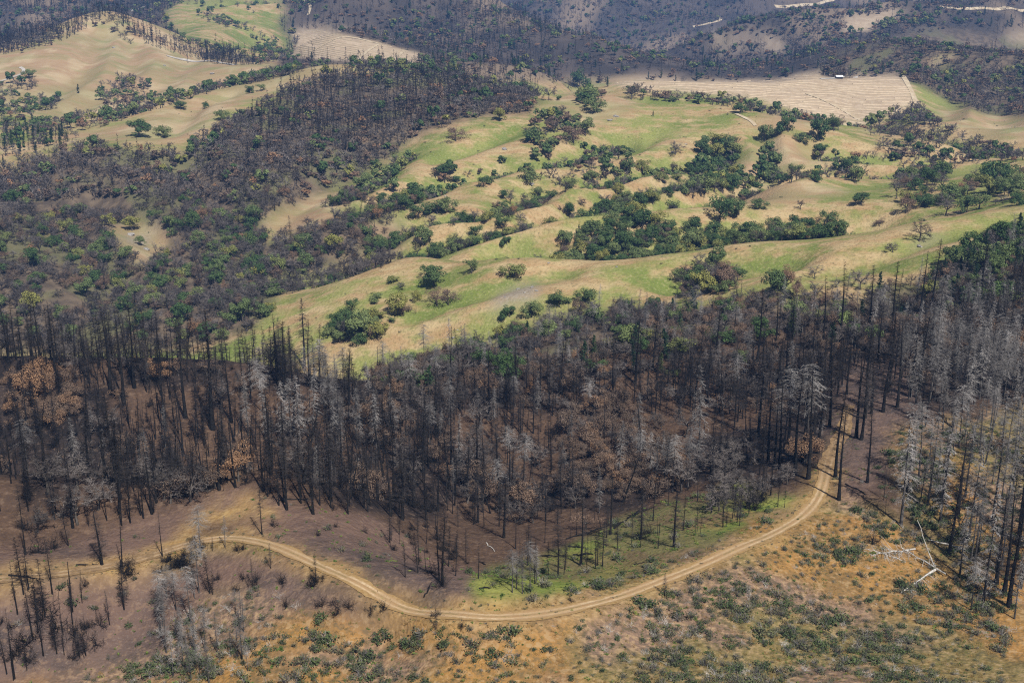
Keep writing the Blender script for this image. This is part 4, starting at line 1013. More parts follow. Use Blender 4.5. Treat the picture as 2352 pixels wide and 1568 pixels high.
for t, sp, ws, y0, y1, dn in [
    ("1180,580 1290,565 1330,525 1450,508 1560,522 1640,548 1750,528 1900,518 1930,532 1940,556 1800,563 1650,566 1560,582 1400,592 1300,584", 5.4, [(GO, .84), (SO, .08), (BO, .08)], 660, 860, .9),
    ("700,622 800,590 900,562 1000,522 1150,492 1350,464 1500,452 1640,432 1660,452 1500,480 1350,494 1180,517 1050,552 900,585 780,615 700,640", 5.6, [(BO, .60), (GO, .34), (SO, .06)], 690, 960, .4),
    ("1590,462 1640,432 1720,427 1850,402 1960,388 1990,402 1980,426 1900,412 1800,422 1700,442", 6, [(BO, .5), (GO, .38), (SO, .12)], 820, 1020, .55),
    ("1600,352 1650,318 1690,328 1700,366 1660,420 1690,440 1590,456 1570,430 1610,390", 6.2, [(GO, .55), (BO, .45)], 850, 1120, .6),
    ("1745,350 1775,340 1790,375 1785,420 1740,425", 6.5, [(GO, .9), (BO, .1)], 850, 1120, .8),
    ("1240,402 1300,397 1360,382 1430,352 1470,366 1450,402 1390,426 1330,442 1250,446 1180,472 1130,482 1150,456 1230,426", 6, [(BO, .55), (GO, .35), (SO, .10)], 820, 1100, .4),
    ("985,442 1000,402 1040,387 1080,400 1140,377 1200,357 1270,347 1270,376 1160,392 1080,417 1010,442", 6, [(GO, .45), (BO, .43), (SO, .12)], 860, 1150, .4),
    ("860,480 900,440 960,428 985,440 960,470 900,500 840,510", 6, [(GO, .55), (BO, .35), (SO, .1)], 760, 1000, .85),
    ("780,470 800,445 840,445 850,470 810,490", 6.5, [(BO, .7), (SO, .3)], 760, 1000, .8),
    ("1205,300 1240,265 1330,275 1350,300 1320,330 1260,345 1215,330", 6.5, [(SO, .4), (BO, .3), (GO, .3)], 950, 1200, .6),
    ("1320,180 1370,180 1385,215 1380,255 1345,250 1320,210", 6.5, [(GO, .6), (SO, .25), (BO, .15)], 1050, 1280, .7),
    ("2070,462 2100,442 2180,432 2280,400 2352,395 2352,470 2240,485 2150,480", 8.5, [(GO, .42), (BO, .45), (SO, .13)], 740, 960, .5),
    ("1990,335 2100,332 2200,347 2352,335 2352,374 2200,377 2080,387 1950,374", 6.3, [(BO, .62), (GO, .25), (SO, .13)], 880, 1130, .6),
    ("2050,280 2110,246 2150,288 2200,312 2300,338 2230,347 2130,318 2050,305", 6.3, [(BO, .74), (SO, .16), (GO, .1)], 1000, 1330, .7),
    ("2060,420 2090,385 2140,385 2190,400 2150,425 2090,440", 7, [(BO, .75), (GO, .15), (SO, .1)], 780, 1000, .8),
    ("1560,650 1590,600 1640,610 1700,625 1700,665 1640,680 1570,700", 5.5, [(BO, .55), (GO, .25), (SO, .2)], 520, 680, .8),
    ("740,760 800,735 870,730 890,765 850,790 770,800", 5, [(GO, .75), (BO, .15), (SO, .1)], 520, 720, .8),
    ("2150,650 2190,600 2260,560 2352,520 2420,520 2420,600 2300,630 2200,670", 5.5, [(GO, .62), (BO, .22), ("green_conifer", .1), (SO, .06)], 470, 700, .8),
    ("560,640 700,560 800,550 820,575 700,640 600,665", 6, [(BO, .55), (GO, .35), (SO, .1)], 640, 860, .8),
    ("800,155 860,150 1000,160 1120,178 1240,205 1240,225 1100,205 1000,185 860,175", 6.5, [(BO, .4), (GO, .25), ("burnt_conifer", .35)], 1150, 1360, .6)]:
    scatter(poly(t), sp, y0, y1, ws, full(dn), 0, "belt")
# conifers along the peak on the far left
scatter(poly("-500,112 0,98 140,64 200,42 245,14 300,46 345,84 420,110 480,128 600,150 600,160 480,146 420,130 345,106 300,74 245,40 200,72 140,96 0,128 -500,140"), 6.5, 1500, 2100, [("burnt_conifer", .8), ("bare_oak", .2)], None, 0, "peak", 1.2)
scatter(poly("-500,20 0,20 60,40 150,30 230,0 330,-30 0,-60 -500,-60"), 9, 1800, 3000, [("burnt_conifer", .7), ("bare_oak", .3)], None, 0, "peak", 1.2)
scatter(poly("215,60 260,45 300,75 330,100 300,105 260,80 225,85"), 8, 1500, 1800, [("bare_oak", .6), ("scorched_oak", .4)], full(.5), 0, "peak")
scatter(poly("225,268 330,250 420,216 520,190 600,176 690,158 700,166 600,188 520,204 420,232 330,262 240,285"), 6, 1150, 1450, [("bare_oak", .6), ("green_oak", .32), ("scorched_oak", .08)], full(.75), 0, "peak")
scatter(poly("200,230 240,190 300,178 350,195 330,225 260,240"), 8, 1150, 1500, [("bare_oak", .8), ("green_oak", .2)], full(.6), 0, "peak")
scatter(poly("0,185 30,180 60,200 85,195 85,215 30,230 0,225"), 8, 1150, 1600, [("bare_oak", .6), ("green_oak", .4)], full(.5), 0, "peak")
scatter(poly("35,232 100,225 140,235 120,255 50,255"), 7, 1100, 1500, [("bare_oak", .7), ("green_oak", .3)], full(.6), 0, "peak")
scatter(poly("0,60 130,45 140,105 60,125 0,130"), 10, 1450, 1900, [("scorched_oak", .5), ("bare_oak", .5)], lambda x, y, px, py: np.full(len(x), 0.35), 0, "peak")
scatter(poly("350,80 600,150 680,135 640,95 560,60 470,30 440,38 550,75 600,110 560,130 480,105"), 9, 1500, 2300, [("bare_oak", .45), ("green_oak", .3), ("scorched_oak", .25)], lambda x, y, px, py: np.full(len(x), 0.55), 0, "peak")
scatter(poly("380,0 420,10 470,25 560,30 640,40 640,20 560,0"), 14, 1800, 3000, [("bare_oak", .5), ("green_oak", .5)], lambda x, y, px, py: np.full(len(x), 0.3), 0, "far hill")
# distant mountains
def far_forest():
    x, y, z, px, py = candidates(8.2, 1345, 3700, 24.5)
    cv = cover_map(px, py, y)
    m = (cv == FAR) & (py > -40) & (RNG.random(len(x)) < 0.5 + 0.5 * near_noise(120, 271, .3, .55)(x, y)) & (RNG.random(len(x)) < np.clip(2300 / y, 0.4, 1)) & (RNG.random(len(x)) < 0.35 + 0.65 * near_noise(300, 275, .36, .6)(x, y))
    x, y, z = x[m], y[m], z[m]
    t = fbm(x, y, 160, 2, 281)
    for a, b, c, tt in zip(x, y, z, t):
        kn = pick([("burnt_conifer", .50 + tt), ("bare_oak", .22), ("scorched_oak", .16 - 0.1 * tt), ("green_oak", .08), ("green_conifer", .06)] if tt > -0.4 else [("bare_oak", .4), ("scorched_oak", .3), ("green_oak", .2), ("burnt_conifer", .1)])
        plant(kn, a, b, SIZE[kn]() * 1.1, "far", z=float(c))
far_forest()

# ------------------------------------------------------------------ scrub, resprouts and dead brush on the near slope
def scrub_cover():
    x, y, z, px, py = candidates(1.5, 195, 345, 24.5)
    cv = cover_map(px, py, y)
    dn = fbm(x, y, 16, 3, 301) * 0.5 + 0.5
    for a, b, zz_, p, q, c, d in zip(x, y, z, px, py, cv, dn):
        if not (-60 < p < 2420 and q < 1640): continue
        r = random.random()
        if c == SCRUB:
            left = p < 700
            pr = (0.68 if d > 0.47 else 0.44) * (0.95 if left else 1.0)
            if r < pr:
                if not road_clear(a, b, 4.2): continue
                kn = pick([("green_shrub", .38), ("dull_shrub", .36), ("bleached_shrub", .10 if p > 1300 else .06), ("forb", .42)])
                plant(kn, a, b, SIZE[kn]() * (0.65 if d < 0.47 else 1.0), "scrub", z=float(zz_))
        elif c == LUSH:
            if r < 0.42 and road_clear(a, b, 3.2):
                kn = pick([("forb", .85), ("green_shrub", .11), ("dull_shrub", .04)]); plant(kn, a, b, SIZE[kn]() * 0.9, "bowl")
        elif c == BURN and p < 420 and q > 1330 and r < 0.2 and d > 0.4:
            if road_clear(a, b, 4.0):
                kn = pick([('forb', .6), ('green_shrub', .2), ('dull_shrub', .2)]); plant(kn, a, b, SIZE[kn]() * 0.7, 'burn')
        elif c == BURN:
            on = fbm(np.array([a]), np.array([b]), 20, 3, 311)[0]
            if r < (0.17 if on > 0.0 else 0.05) and (q > 1060) and road_clear(a, b, 3.6):
                kn = pick([("forb", .75), ("green_shrub", .15), ("charred_shrub", .05), ("dull_shrub", .08)])
                plant(kn, a, b, SIZE[kn]() * (0.75 if kn != "charred_shrub" else 0.6), "burn")
scrub_cover()
def meadow_dots():
    x, y, z, px, py = candidates(11, 540, 1320, 24.0)
    cv = cover_map(px, py, y); dn = fbm(x, y, 60, 3, 331)
    for a, b, c, t, d in zip(x, y, z, cv, dn):
        if t in (MEADOW, DRY) and random.random() < (0.22 if d > 0.15 else 0.035):
            plant(pick([("dull_shrub", .6), ("green_shrub", .4)]), a, b, random.uniform(0.8, 2.2), "meadow", z=float(c))
meadow_dots()
def tufts():
    x, y, z, px, py = candidates(0.95, 196, 330, 24.0)
    cv = cover_map(px + fbm(x, y, 16, 3, 51) * 30, py + fbm(x, y, 16, 3, 61) * 20, y); dn = fbm(x, y, 7, 3, 341)
    m = (px > -30) & (px < 2390) & (py < 1620) & (((cv == SCRUB) & (RNG.random(len(x)) < np.where(dn > -0.05, 0.55, 0.15))))
    for a, b, c in zip(x[m], y[m], z[m]):
        if road_clear(a, b, 2.4): plant("grass_tuft", a, b, random.uniform(0.6, 1.6), "tuft", z=float(c))
tufts()
for i in range(4, len(road) - 4):
    t = road[i + 1] - road[i - 1]; t = t[:2] / np.linalg.norm(t[:2]); nr = (-t[1], t[0])
    for _ in range(4):
        if random.random() < 0.42:
            o_ = random.choice((-1, 1)) * (2.0 + abs(random.gauss(0, 1.0))) if random.random() > 0.08 else random.gauss(0, 0.2)
            x, y = road[i, 0] + nr[0] * o_ + random.gauss(0, 0.4), road[i, 1] + nr[1] * o_ + random.gauss(0, 0.4)
            plant(pick([("dull_shrub", .55), ("forb", .30), ("green_shrub", .15)]), x, y, random.uniform(0.35, 0.95), "verge")
def sprinkle(t, n, kn, lo, hi):
    pl = poly(t); xs = [p[0] for p in pl]; ys = [p[1] for p in pl]; k_ = 0; tries = 0
    while k_ < n and tries < 3000:
        tries += 1
        p, q = random.uniform(min(xs), max(xs)), random.uniform(min(ys), max(ys))
        if inside(pl, np.array([p]), np.array([q]))[0]:
            x, y, z = at(p, q)
            if road_clear(x, y, 3.6): plant(kn, x, y, random.uniform(lo, hi), "single"); k_ += 1
sprinkle("0,1345 150,1340 300,1400 230,1530 0,1568", 18, "burnt_conifer", 6, 15)
sprinkle("0,1380 160,1370 260,1450 180,1540 0,1568", 12, "charred_shrub", 2.5, 5)
sprinkle("360,1350 480,1330 560,1420 580,1540 400,1560 350,1480", 22, "grey_conifer", 5, 12)
sprinkle("350,1380 480,1370 620,1420 640,1540 400,1568", 30, "bleached_shrub", 1.5, 4)
sprinkle("1120,1270 1300,1235 1450,1180 1700,1120 1850,1125 1700,1195 1450,1285 1220,1330", 46, "burnt_conifer", 4, 12)
sprinkle("850,1185 1000,1205 1100,1285 1010,1340 920,1300", 16, "burnt_conifer", 4, 13)
sprinkle("900,1190 1010,1215 1100,1290 980,1320", 14, "charred_shrub", 1.5, 4)
sprinkle("1650,1100 1800,1085 1850,1110 1760,1160 1640,1190", 14, "bare_oak", 4, 7.5)
sprinkle("350,1270 460,1240 480,1290 360,1320", 12, "charred_shrub", 2, 4.5)
sprinkle("1960,1010 2120,980 2200,1100 2100,1180 1990,1120", 26, "green_shrub", 1.0, 2.4)
sprinkle("2050,1150 2352,1120 2352,1330 2180,1280", 60, "green_shrub", 1.2, 3.2)
sprinkle("480,1330 640,1300 760,1340 800,1420 600,1400", 12, "charred_shrub", 1.5, 3.5)

# ------------------------------------------------------------------ individuals: the 300 of each kind that show largest; the rest in one mass per kind
ORD = ["first", "second", "third", "fourth", "fifth", "sixth", "seventh", "eighth", "ninth", "tenth", "eleventh", "twelfth"]
LOOK = {"burnt_conifer": "black charred conifer", "grey_conifer": "silvery dead conifer", "green_conifer": "dark green surviving fir",
        "green_oak": "round dark green oak", "scorched_oak": "brown scorched oak", "bare_oak": "leafless grey oak", "charred_shrub": "black burnt shrub",
        "green_shrub": "green resprouting shrub", "dull_shrub": "olive grey shrub", "bleached_shrub": "bleached white dead brush"}
def zone_of(px, py, y):
    if y < 520:
        if py > 1300 and px < 420: return "on the burnt slope below the road's left end"
        if py > 1240 and px < 700: return "on the ochre knoll beside the dirt road"
        if py > 1340: return ("on the scrub below the road bend" if px < 1350 else "on the ochre scrub below the road" if px < 1800 else "on the scrub near the white logs")
        if inside(P_STAND_L, np.array([px]), np.array([py]))[0]:
            if px < 200: return "in the dark stand at the left edge"
            return ("at the top of the dark left stand" if py < 900 else "in the middle of the dark left stand" if py < 1060 else "along the near edge of the left stand")
        if px < 950: return "on the bare slope above the road's left part"
        if px < 1500 and py > 1170: return "in the green bowl above the road bend"
        if px < 1500: return ("low in the central stand" if py > 980 else "at the top of the central stand")
        if px < 1800: return ("on grass above the road's right part" if py > 1120 else "in the dense stand left of the road end" if py > 950 else "atop the stand left of the road end")
        if px < 2080: return ("where the road enters the trees" if py > 980 else "around the clearing at the road end")
        return ("among the silvery trees at the right edge" if py > 1000 else "in the upper part of the right stand")
    if y < 660:
        if px < 1080: return "on the nearest meadow's lower left" if py > 600 else "at the foot of the nearest meadow"
        if py > 735: return "on the brushy slope below the meadow"
        if px < 1420: return "in the middle of the nearest meadow"
        if px < 1800: return "in the tree belt below the nearest meadow"
        return "on the nearest meadow's right end"
    if y < 900:
        if px < 620: return "in the valley wood below the burnt hill"
        if px < 1150: return "in the gullies left of the green spurs"
        if px < 1650: return "in the oak belt behind the nearest meadow"
        return "on the spurs behind the meadow's right end"
    if y < 1340:
        if px < 500: return "on the left flank of the burnt hill"
        if px < 1100 and py < 330: return "on the crest of the burnt wooded hill"
        if px < 1000: return "at the lower edge of the burnt hill"
        if px < 1560: return "on the upper meadow slope"
        if py < 300: return "between upper meadow and hay field"
        return "around the tan knob below the hay field" if px < 1960 else "in the gully right of the tan knob"
    return "on the distant hills at top left" if px < 700 else "on the distant mountains"
def size_px(kn, row):
    return row[3] * slant_scale(row[0], row[1], row[2]) * (1.0 if kn not in BYWIDTH else 1.0)
n_things = 0
stuff_pts = {}
tops = np.maximum.accumulate((Zg - CAMZ) / RG, axis=1)
def hidden(x, y, z):
    fa = int(np.clip((math.atan2(x, y) - AZ[0]) / (AZ[1] - AZ[0]), 0, NA - 1)); r = math.hypot(x, y)
    j = int(np.clip((math.log(r) - LR[0]) / (LR[1] - LR[0]) - 2, 0, NR - 1))
    return (z - CAMZ) / r < tops[fa, j]
EXTRA = {"burnt_conifer": 300, "forb": 0, "grass_tuft": 0}
for kn, rws in PL.items():
    kd = K[kn]
    order = []
    for i, r in enumerate(rws):
        px, py = project(r[0], r[1], r[2])
        hgt = r[3] if kn not in BYWIDTH else r[3] * 0.7
        ok = -10 < px < PW + 10 and py < PH + 15 and not hidden(r[0], r[1], r[2] + 0.6 * hgt)
        order.append((size_px(kn, r) * (3 if r[7] == "single" else 1) if ok else -1, i, px, py))
    order.sort(reverse=True)
    lim = EXTRA.get(kn, 300)
    chosen = [o for o in order[:lim] if o[0] > 0]
    rest = order[len(chosen):]
    # labels: by look, then place, then order from the left within that place
    zones = {}
    for s, i, px, py in chosen:
        zones.setdefault(zone_of(px, py, rws[i][1]), []).append((px, py, s, i))
    mass = set()                       # places where look-alikes of the mass stand between the single ones
    for s, i, px, py in (rest if lim else []):
        if s > 0: mass.add(zone_of(px, py, rws[i][1]))
    labels = {}
    def part_name(q, n):
        return {2: ("left half", "right half"), 3: ("left third", "middle", "right third")}.get(n, ("far left", "left", "middle", "right", "far right"))[q]
    for z, lst in zones.items():
        lst.sort()
        n = len(lst); look = LOOK[kn]
        if z in mass or n > 60:
            med = sorted(t[2] for t in lst)
            hi_, lo_ = med[int(n * 0.8)], med[int(n * 0.3)]
            nch = 1 if n < 8 else 2 if n < 20 else 3 if n < 45 else 5
            for q, (px, py, s, i) in enumerate(lst):
                word = ("tall", "short", "medium-sized") if kn not in BYWIDTH else ("large", "small", "medium-sized")
                word = word[0] if s >= hi_ else word[1] if s < lo_ else word[2]
                lab = word + " " + look + " " + z + ("" if nch == 1 else ", " + part_name(q * nch // n, nch))
                labels[i] = (lab, lab)
        else:
            nch = 1 if n <= 12 else 2 if n <= 24 else 3 if n <= 36 else 5
            cnt = [0] * nch
            for q, (px, py, s, i) in enumerate(lst):
                c = q * nch // n; lab = look + " " + z
                if n > 1: lab = ORD[cnt[c]] + " " + look + " from left " + z + ("" if nch == 1 else ", " + part_name(c, nch))
                cnt[c] += 1; labels[i] = (lab, look + " " + z)
    labels = {i: ((a, b) if len(a.split()) <= 16 else (a.rsplit(', ', 1)[0], b)) for i, (a, b) in labels.items()}
    LONG = [a for a, b in labels.values() if len(a.replace('-', ' ').split()) > 16]
    if LONG: print('LONG', LONG[:3])
    for s, i, px, py in chosen:
        x, y, z, size, rot, lean, var, note = rws[i]
        tr, cr, jm, h, w = kd.near[var % len(kd.near)]
        sc = size / (w if kn in BYWIDTH else h)
        lab, grp = labels[i]
        if tr is None:
            root = bpy.data.objects.new(kn, jm); COL.objects.link(root)
        else:
            root = bpy.data.objects.new(kn, None); COL.objects.link(root); root.empty_display_size = 0.5
            for nm, me in (("trunk", tr), ("crown", cr)):
                ch = bpy.data.objects.new(nm, me); COL.objects.link(ch); ch.parent = root
                if nm == 'trunk' and kn == 'burnt_conifer' and size > 17: ch.scale = (1.55, 1.55, 1)
        root.location = (x, y, z - 0.05); root.rotation_euler = (lean, lean * 0.7, rot); root.scale = (sc, sc, sc * ((0.9 + 0.2 * ((i * 37) % 10) / 10) if 'oak' not in kn else 0.72 + 0.5 * ((i * 37) % 11) / 11))
        tag(root, lab, kd.cat, grp); n_things += 1
    stuff_pts[kn] = [rws[o[1]] for o in rest]

# one mass per kind for the rest, instanced on points
def stuff_group(collection):
    ng = bpy.data.node_groups.new("planting", 'GeometryNodeTree')
    ng.interface.new_socket("Geometry", in_out='INPUT', socket_type='NodeSocketGeometry'); ng.interface.new_socket("Geometry", in_out='OUTPUT', socket_type='NodeSocketGeometry')
    n, l = ng.nodes, ng.links
    gi, go = n.new("NodeGroupInput"), n.new("NodeGroupOutput")
    ci = n.new("GeometryNodeCollectionInfo"); ci.inputs[0].default_value = collection; ci.inputs[1].default_value = True; ci.inputs[2].default_value = True
    ip = n.new("GeometryNodeInstanceOnPoints"); ip.inputs["Pick Instance"].default_value = True
    def named(nm, t):
        a = n.new("GeometryNodeInputNamedAttribute"); a.data_type = t; a.inputs[0].default_value = nm; return a.outputs[0]
    l.new(gi.outputs[0], ip.inputs["Points"]); l.new(ci.outputs[0], ip.inputs["Instance"])
    l.new(named("variant", 'INT'), ip.inputs["Instance Index"]); l.new(named("turn", 'FLOAT_VECTOR'), ip.inputs["Rotation"]); l.new(named("size", 'FLOAT_VECTOR'), ip.inputs["Scale"])
    l.new(ip.outputs[0], go.inputs[0])
    return ng
def make_stuff(name, kn, rws, far):
    if not rws: return
    kd = K[kn]; protos = kd.far if far and kd.far else kd.near
    c = bpy.data.collections.new(name + "_shapes")
    for i, p in enumerate(protos):
        c.objects.link(bpy.data.objects.new("%s_%02d" % (name, i), p[2]))
    P = np.array([[r[0], r[1], r[2] - 0.05] for r in rws])
    me = bpy.data.meshes.new(name); me.vertices.add(len(P)); me.vertices.foreach_set("co", P.astype(np.float32).ravel())
    var = np.array([r[6] % len(protos) for r in rws], np.int32)
    base = np.array([p[4] if kn in BYWIDTH else p[3] for p in protos])[var]
    s = np.array([r[3] for r in rws]) / base
    a = me.attributes.new("variant", 'INT', 'POINT'); a.data.foreach_set("value", var)
    a = me.attributes.new("turn", 'FLOAT_VECTOR', 'POINT'); a.data.foreach_set("vector", np.array([[r[5], r[5] * 0.7, r[4]] for r in rws], np.float32).ravel())
    a = me.attributes.new("size", 'FLOAT_VECTOR', 'POINT'); a.data.foreach_set("vector", np.stack([s, s, s * (np.linspace(0.75, 1.2, len(s))[np.random.default_rng(5).permutation(len(s))] if 'oak' in kn else 1.0)], -1).astype(np.float32).ravel())
    o = link(name, me); mod = o.modifiers.new("planting", 'NODES'); mod.node_group = stuff_group(c)
    return o
STUFF_NAME = {"burnt_conifer": "burnt_conifer_forest", "grey_conifer": "grey_conifer_forest", "green_conifer": "green_conifer_forest", "green_oak": "green_oak_woods", "scorched_oak": "scorched_oak_woods",
              "bare_oak": "bare_oak_woods", "charred_shrub": "charred_undergrowth", "green_shrub": "green_shrubbery", "dull_shrub": "olive_shrubbery", "bleached_shrub": "dead_brush_debris", "forb": "forb_ground_cover", "grass_tuft": "dry_grass"}
STUFF_LABEL = {"burnt_conifer": "forest of black burnt conifers across the slopes", "grey_conifer": "forest of silvery dead conifers on the near ridge", "green_conifer": "scattered green firs among the burnt woods",
               "green_oak": "green oaks filling gullies and far woods", "scorched_oak": "brown scorched oaks across the burnt hills", "bare_oak": "leafless grey oaks covering burnt hills and gullies",
               "charred_shrub": "black burnt undergrowth in the near stands", "green_shrub": "small green shrubs scattered over the near slope", "dull_shrub": "olive grey shrubs scattered over the near slope",
               "bleached_shrub": "bleached dead brush scattered over the near slope", "forb": "low green forbs sprouting on burnt ground", "grass_tuft": "ochre and olive grass tufts on the near slope"}
for kn, rws in stuff_pts.items():
    near_r = [r for r in rws if r[1] < 900]; far_r = [r for r in rws if r[1] >= 900]
    if not K[kn].far: near_r, far_r = rws, []
    for part, fl in ((near_r, False), (far_r, True)):
        if part:
            o = make_stuff(STUFF_NAME[kn] if not fl else "distant_" + STUFF_NAME[kn], kn, part, fl)
            tag(o, STUFF_LABEL[kn] if not fl else "distant " + STUFF_LABEL[kn], kind="stuff")
print("COUNTS", {k: len(v) for k, v in PL.items()}, n_things)
# ------------------------------------------------------------------ mown rows in the hay field and the vineyard
strawm = NT("cut_straw"); STRAW = strawm.color(strawm.mix(strawm.noise(4, 2), (0.38, 0.295, 0.20), (0.48, 0.385, 0.275)))
stub = NT("stubble_rows"); STUB = stub.color(stub.mix(stub.noise(4, 2), (0.26, 0.21, 0.14), (0.36, 0.285, 0.19)))
def ridge_row(name, pts, width, hgt, mat, parent):
    L = smooth_line(resample(pts, 5.0), 3)
    if len(L) < 3: return
    t = np.gradient(L[:, :2], axis=0); t /= np.linalg.norm(t, axis=1)[:, None] + 1e-9
    nr = np.stack([-t[:, 1], t[:, 0]], -1)
    u = np.array([-0.5, -0.2, 0.2, 0.5]); hh = np.array([-0.25, 1.0, 1.0, -0.25])
    wv = 1 + 0.25 * fbm(L[:, 0], L[:, 1], 12, 2, 77)
    X = L[:, 0:1] + nr[:, 0:1] * u[None] * width * wv[:, None]; Y = L[:, 1:2] + nr[:, 1:2] * u[None] * width * wv[:, None]
    Z = height(X, Y) + hh[None] * hgt
    n = len(L); i = np.arange(n - 1)[:, None] * 4 + np.arange(3)[None]
    f = np.stack([i, i + 1, i + 5, i + 4], -1).reshape(-1, 4)
    link(name, mesh_np(name, np.stack([X, Y, Z], -1).reshape(-1, 3), f, mat, True), parent)
def field_rows(name, polygon, curve, ks, x0, x1, width, hgt, mat, parent, stepx=6):
    xs = np.arange(x0, x1, stepx)
    for kk in ks:
        ys = np.array([curve(x, kk) for x in xs])
        m = inside(polygon, xs, ys) & (vnoise(xs / 34.0, ys * 0 + kk * 1.7, 5) > 0.26)
        i = 0
        while i < len(xs):
            if m[i]:
                j = i
                while j + 1 < len(xs) and m[j + 1]: j += 1
                if j - i >= 4: ridge_row(name, [at(xs[q], ys[q]) for q in range(i, j + 1)], width, hgt, mat, parent)
                i = j + 1
            else: i += 1
def hay_curve(x, kk):
    s = 1 / (1 + math.exp(-(x - 1905 - kk * 0.35) / 26))
    return 160 + kk + 1.6 * math.sin(kk * 1.9) - 6 + 20 * s + 2.2 * math.sin(x / 21 + kk * 0.13) * (1 if x < 2000 else 0.4) + 5 * math.sin((x - 1400) / 160)
field_rows("hay_row", P_FIELD_HAY, hay_curve, np.arange(-16, 150, 6.2), 1400, 2110, 2.2, 0.5, STRAW, hay_o)
field_rows("stubble_row", P_FIELD_HAY, hay_curve, np.arange(-12.9, 150, 6.2), 1400, 2110, 1.2, 0.25, STUB, hay_o)
field_rows("vine_row", P_FIELD_VINE, lambda x, kk: 60 + kk + 0.16 * (x - 663) + 1.5 * math.sin(x / 40), np.arange(-40, 90, 4.6), 660, 990, 2.2, 0.7, STUB, vine_o)

# ------------------------------------------------------------------ barn, utility poles
def box(G, c, s, rz=0.0):
    x, y, z = s[0] / 2, s[1] / 2, s[2] / 2
    v = np.array([[a * x, b * y, d * z] for d in (-1, 1) for a, b in ((-1, -1), (1, -1), (1, 1), (-1, 1))])
    cr, sr = math.cos(rz), math.sin(rz)
    v = np.stack([v[:, 0] * cr - v[:, 1] * sr, v[:, 0] * sr + v[:, 1] * cr, v[:, 2]], -1) + np.array(c)
    G.add(v, [[0, 3, 2, 1], [4, 5, 6, 7], [0, 1, 5, 4], [1, 2, 6, 5], [2, 3, 7, 6], [3, 0, 4, 7]])
def part(name, G, mat, parent, smooth=False):
    v, f = G.arrays(); return link(name, mesh_np(name, v, f, mat, smooth), parent)
def root_at(name, loc, rz=0.0):
    r = bpy.data.objects.new(name, None); COL.objects.link(r); r.location = loc; r.rotation_euler = (0, 0, rz); return r
white = simple_mat("pale_metal_roof", (0.62, 0.63, 0.64), (0.75, 0.75, 0.75), 3, rough=0.5, rnd=False)
dark = simple_mat("dark_barn_boards", (0.035, 0.030, 0.028), (0.070, 0.062, 0.056), 1, rnd=False)
glassm = simple_mat("barn_window_glass", (0.02, 0.025, 0.03), (0.04, 0.045, 0.05), 1, rough=0.15, spec=0.5, rnd=False)
bx, by, bz = at(1927, 181)
barn = root_at("barn", (bx, by, bz), 0.12); barn.scale = (0.72, 0.72, 0.8)
tag(barn, "small dark barn with white roof at the top of the hay field", "barn")
G = Geo(); box(G, (0, 0, 1.3), (10, 6, 3.0)); part("wall", G, dark, barn)
G = Geo()
for s in (-1, 1):
    v = np.array([[-5.6, 0, 4.4], [5.6, 0, 4.4], [5.6, s * 3.7, 2.75], [-5.6, s * 3.7, 2.75]]); v2 = v + [0, 0, -0.18]
    G.add(np.concatenate([v, v2]), [[0, 1, 2, 3], [7, 6, 5, 4], [0, 4, 5, 1], [1, 5, 6, 2], [2, 6, 7, 3], [3, 7, 4, 0]])
part("roof", G, white, barn)
G = Geo(); box(G, (-2.2, -3.04, 1.1), (2.6, 0.1, 2.5)); part("door", G, glassm, barn)
for xx in (1.2, 3.4):
    G = Geo(); box(G, (xx, -3.04, 1.6), (1.1, 0.1, 0.9)); part("window", G, glassm, barn)
poleM = simple_mat("grey_pole_wood", (0.05, 0.045, 0.04), (0.09, 0.08, 0.075), 1, rnd=False)
def utility_pole(px, py, hpx, label):
    x, y, z = at(px, py); h = hpx / slant_scale(x, y, z)
    r = root_at("utility_pole", (x, y, z), 0.5); tag(r, label, "utility pole")
    G = Geo(); G.tube([[0, 0, -0.5], [0, 0, h * 0.5], [0, 0, h]], [0.35, 0.3, 0.22], 8); part("pole", G, poleM, r, True)
    for zz in (0.92, 0.8):
        G = Geo(); box(G, (0, 0.32, h * zz), (4.2, 0.2, 0.25)); part("crossarm", G, poleM, r)
utility_pole(432, 145, 26, "dark utility pole with crossarms beside the pale gravel track on the far left hill")

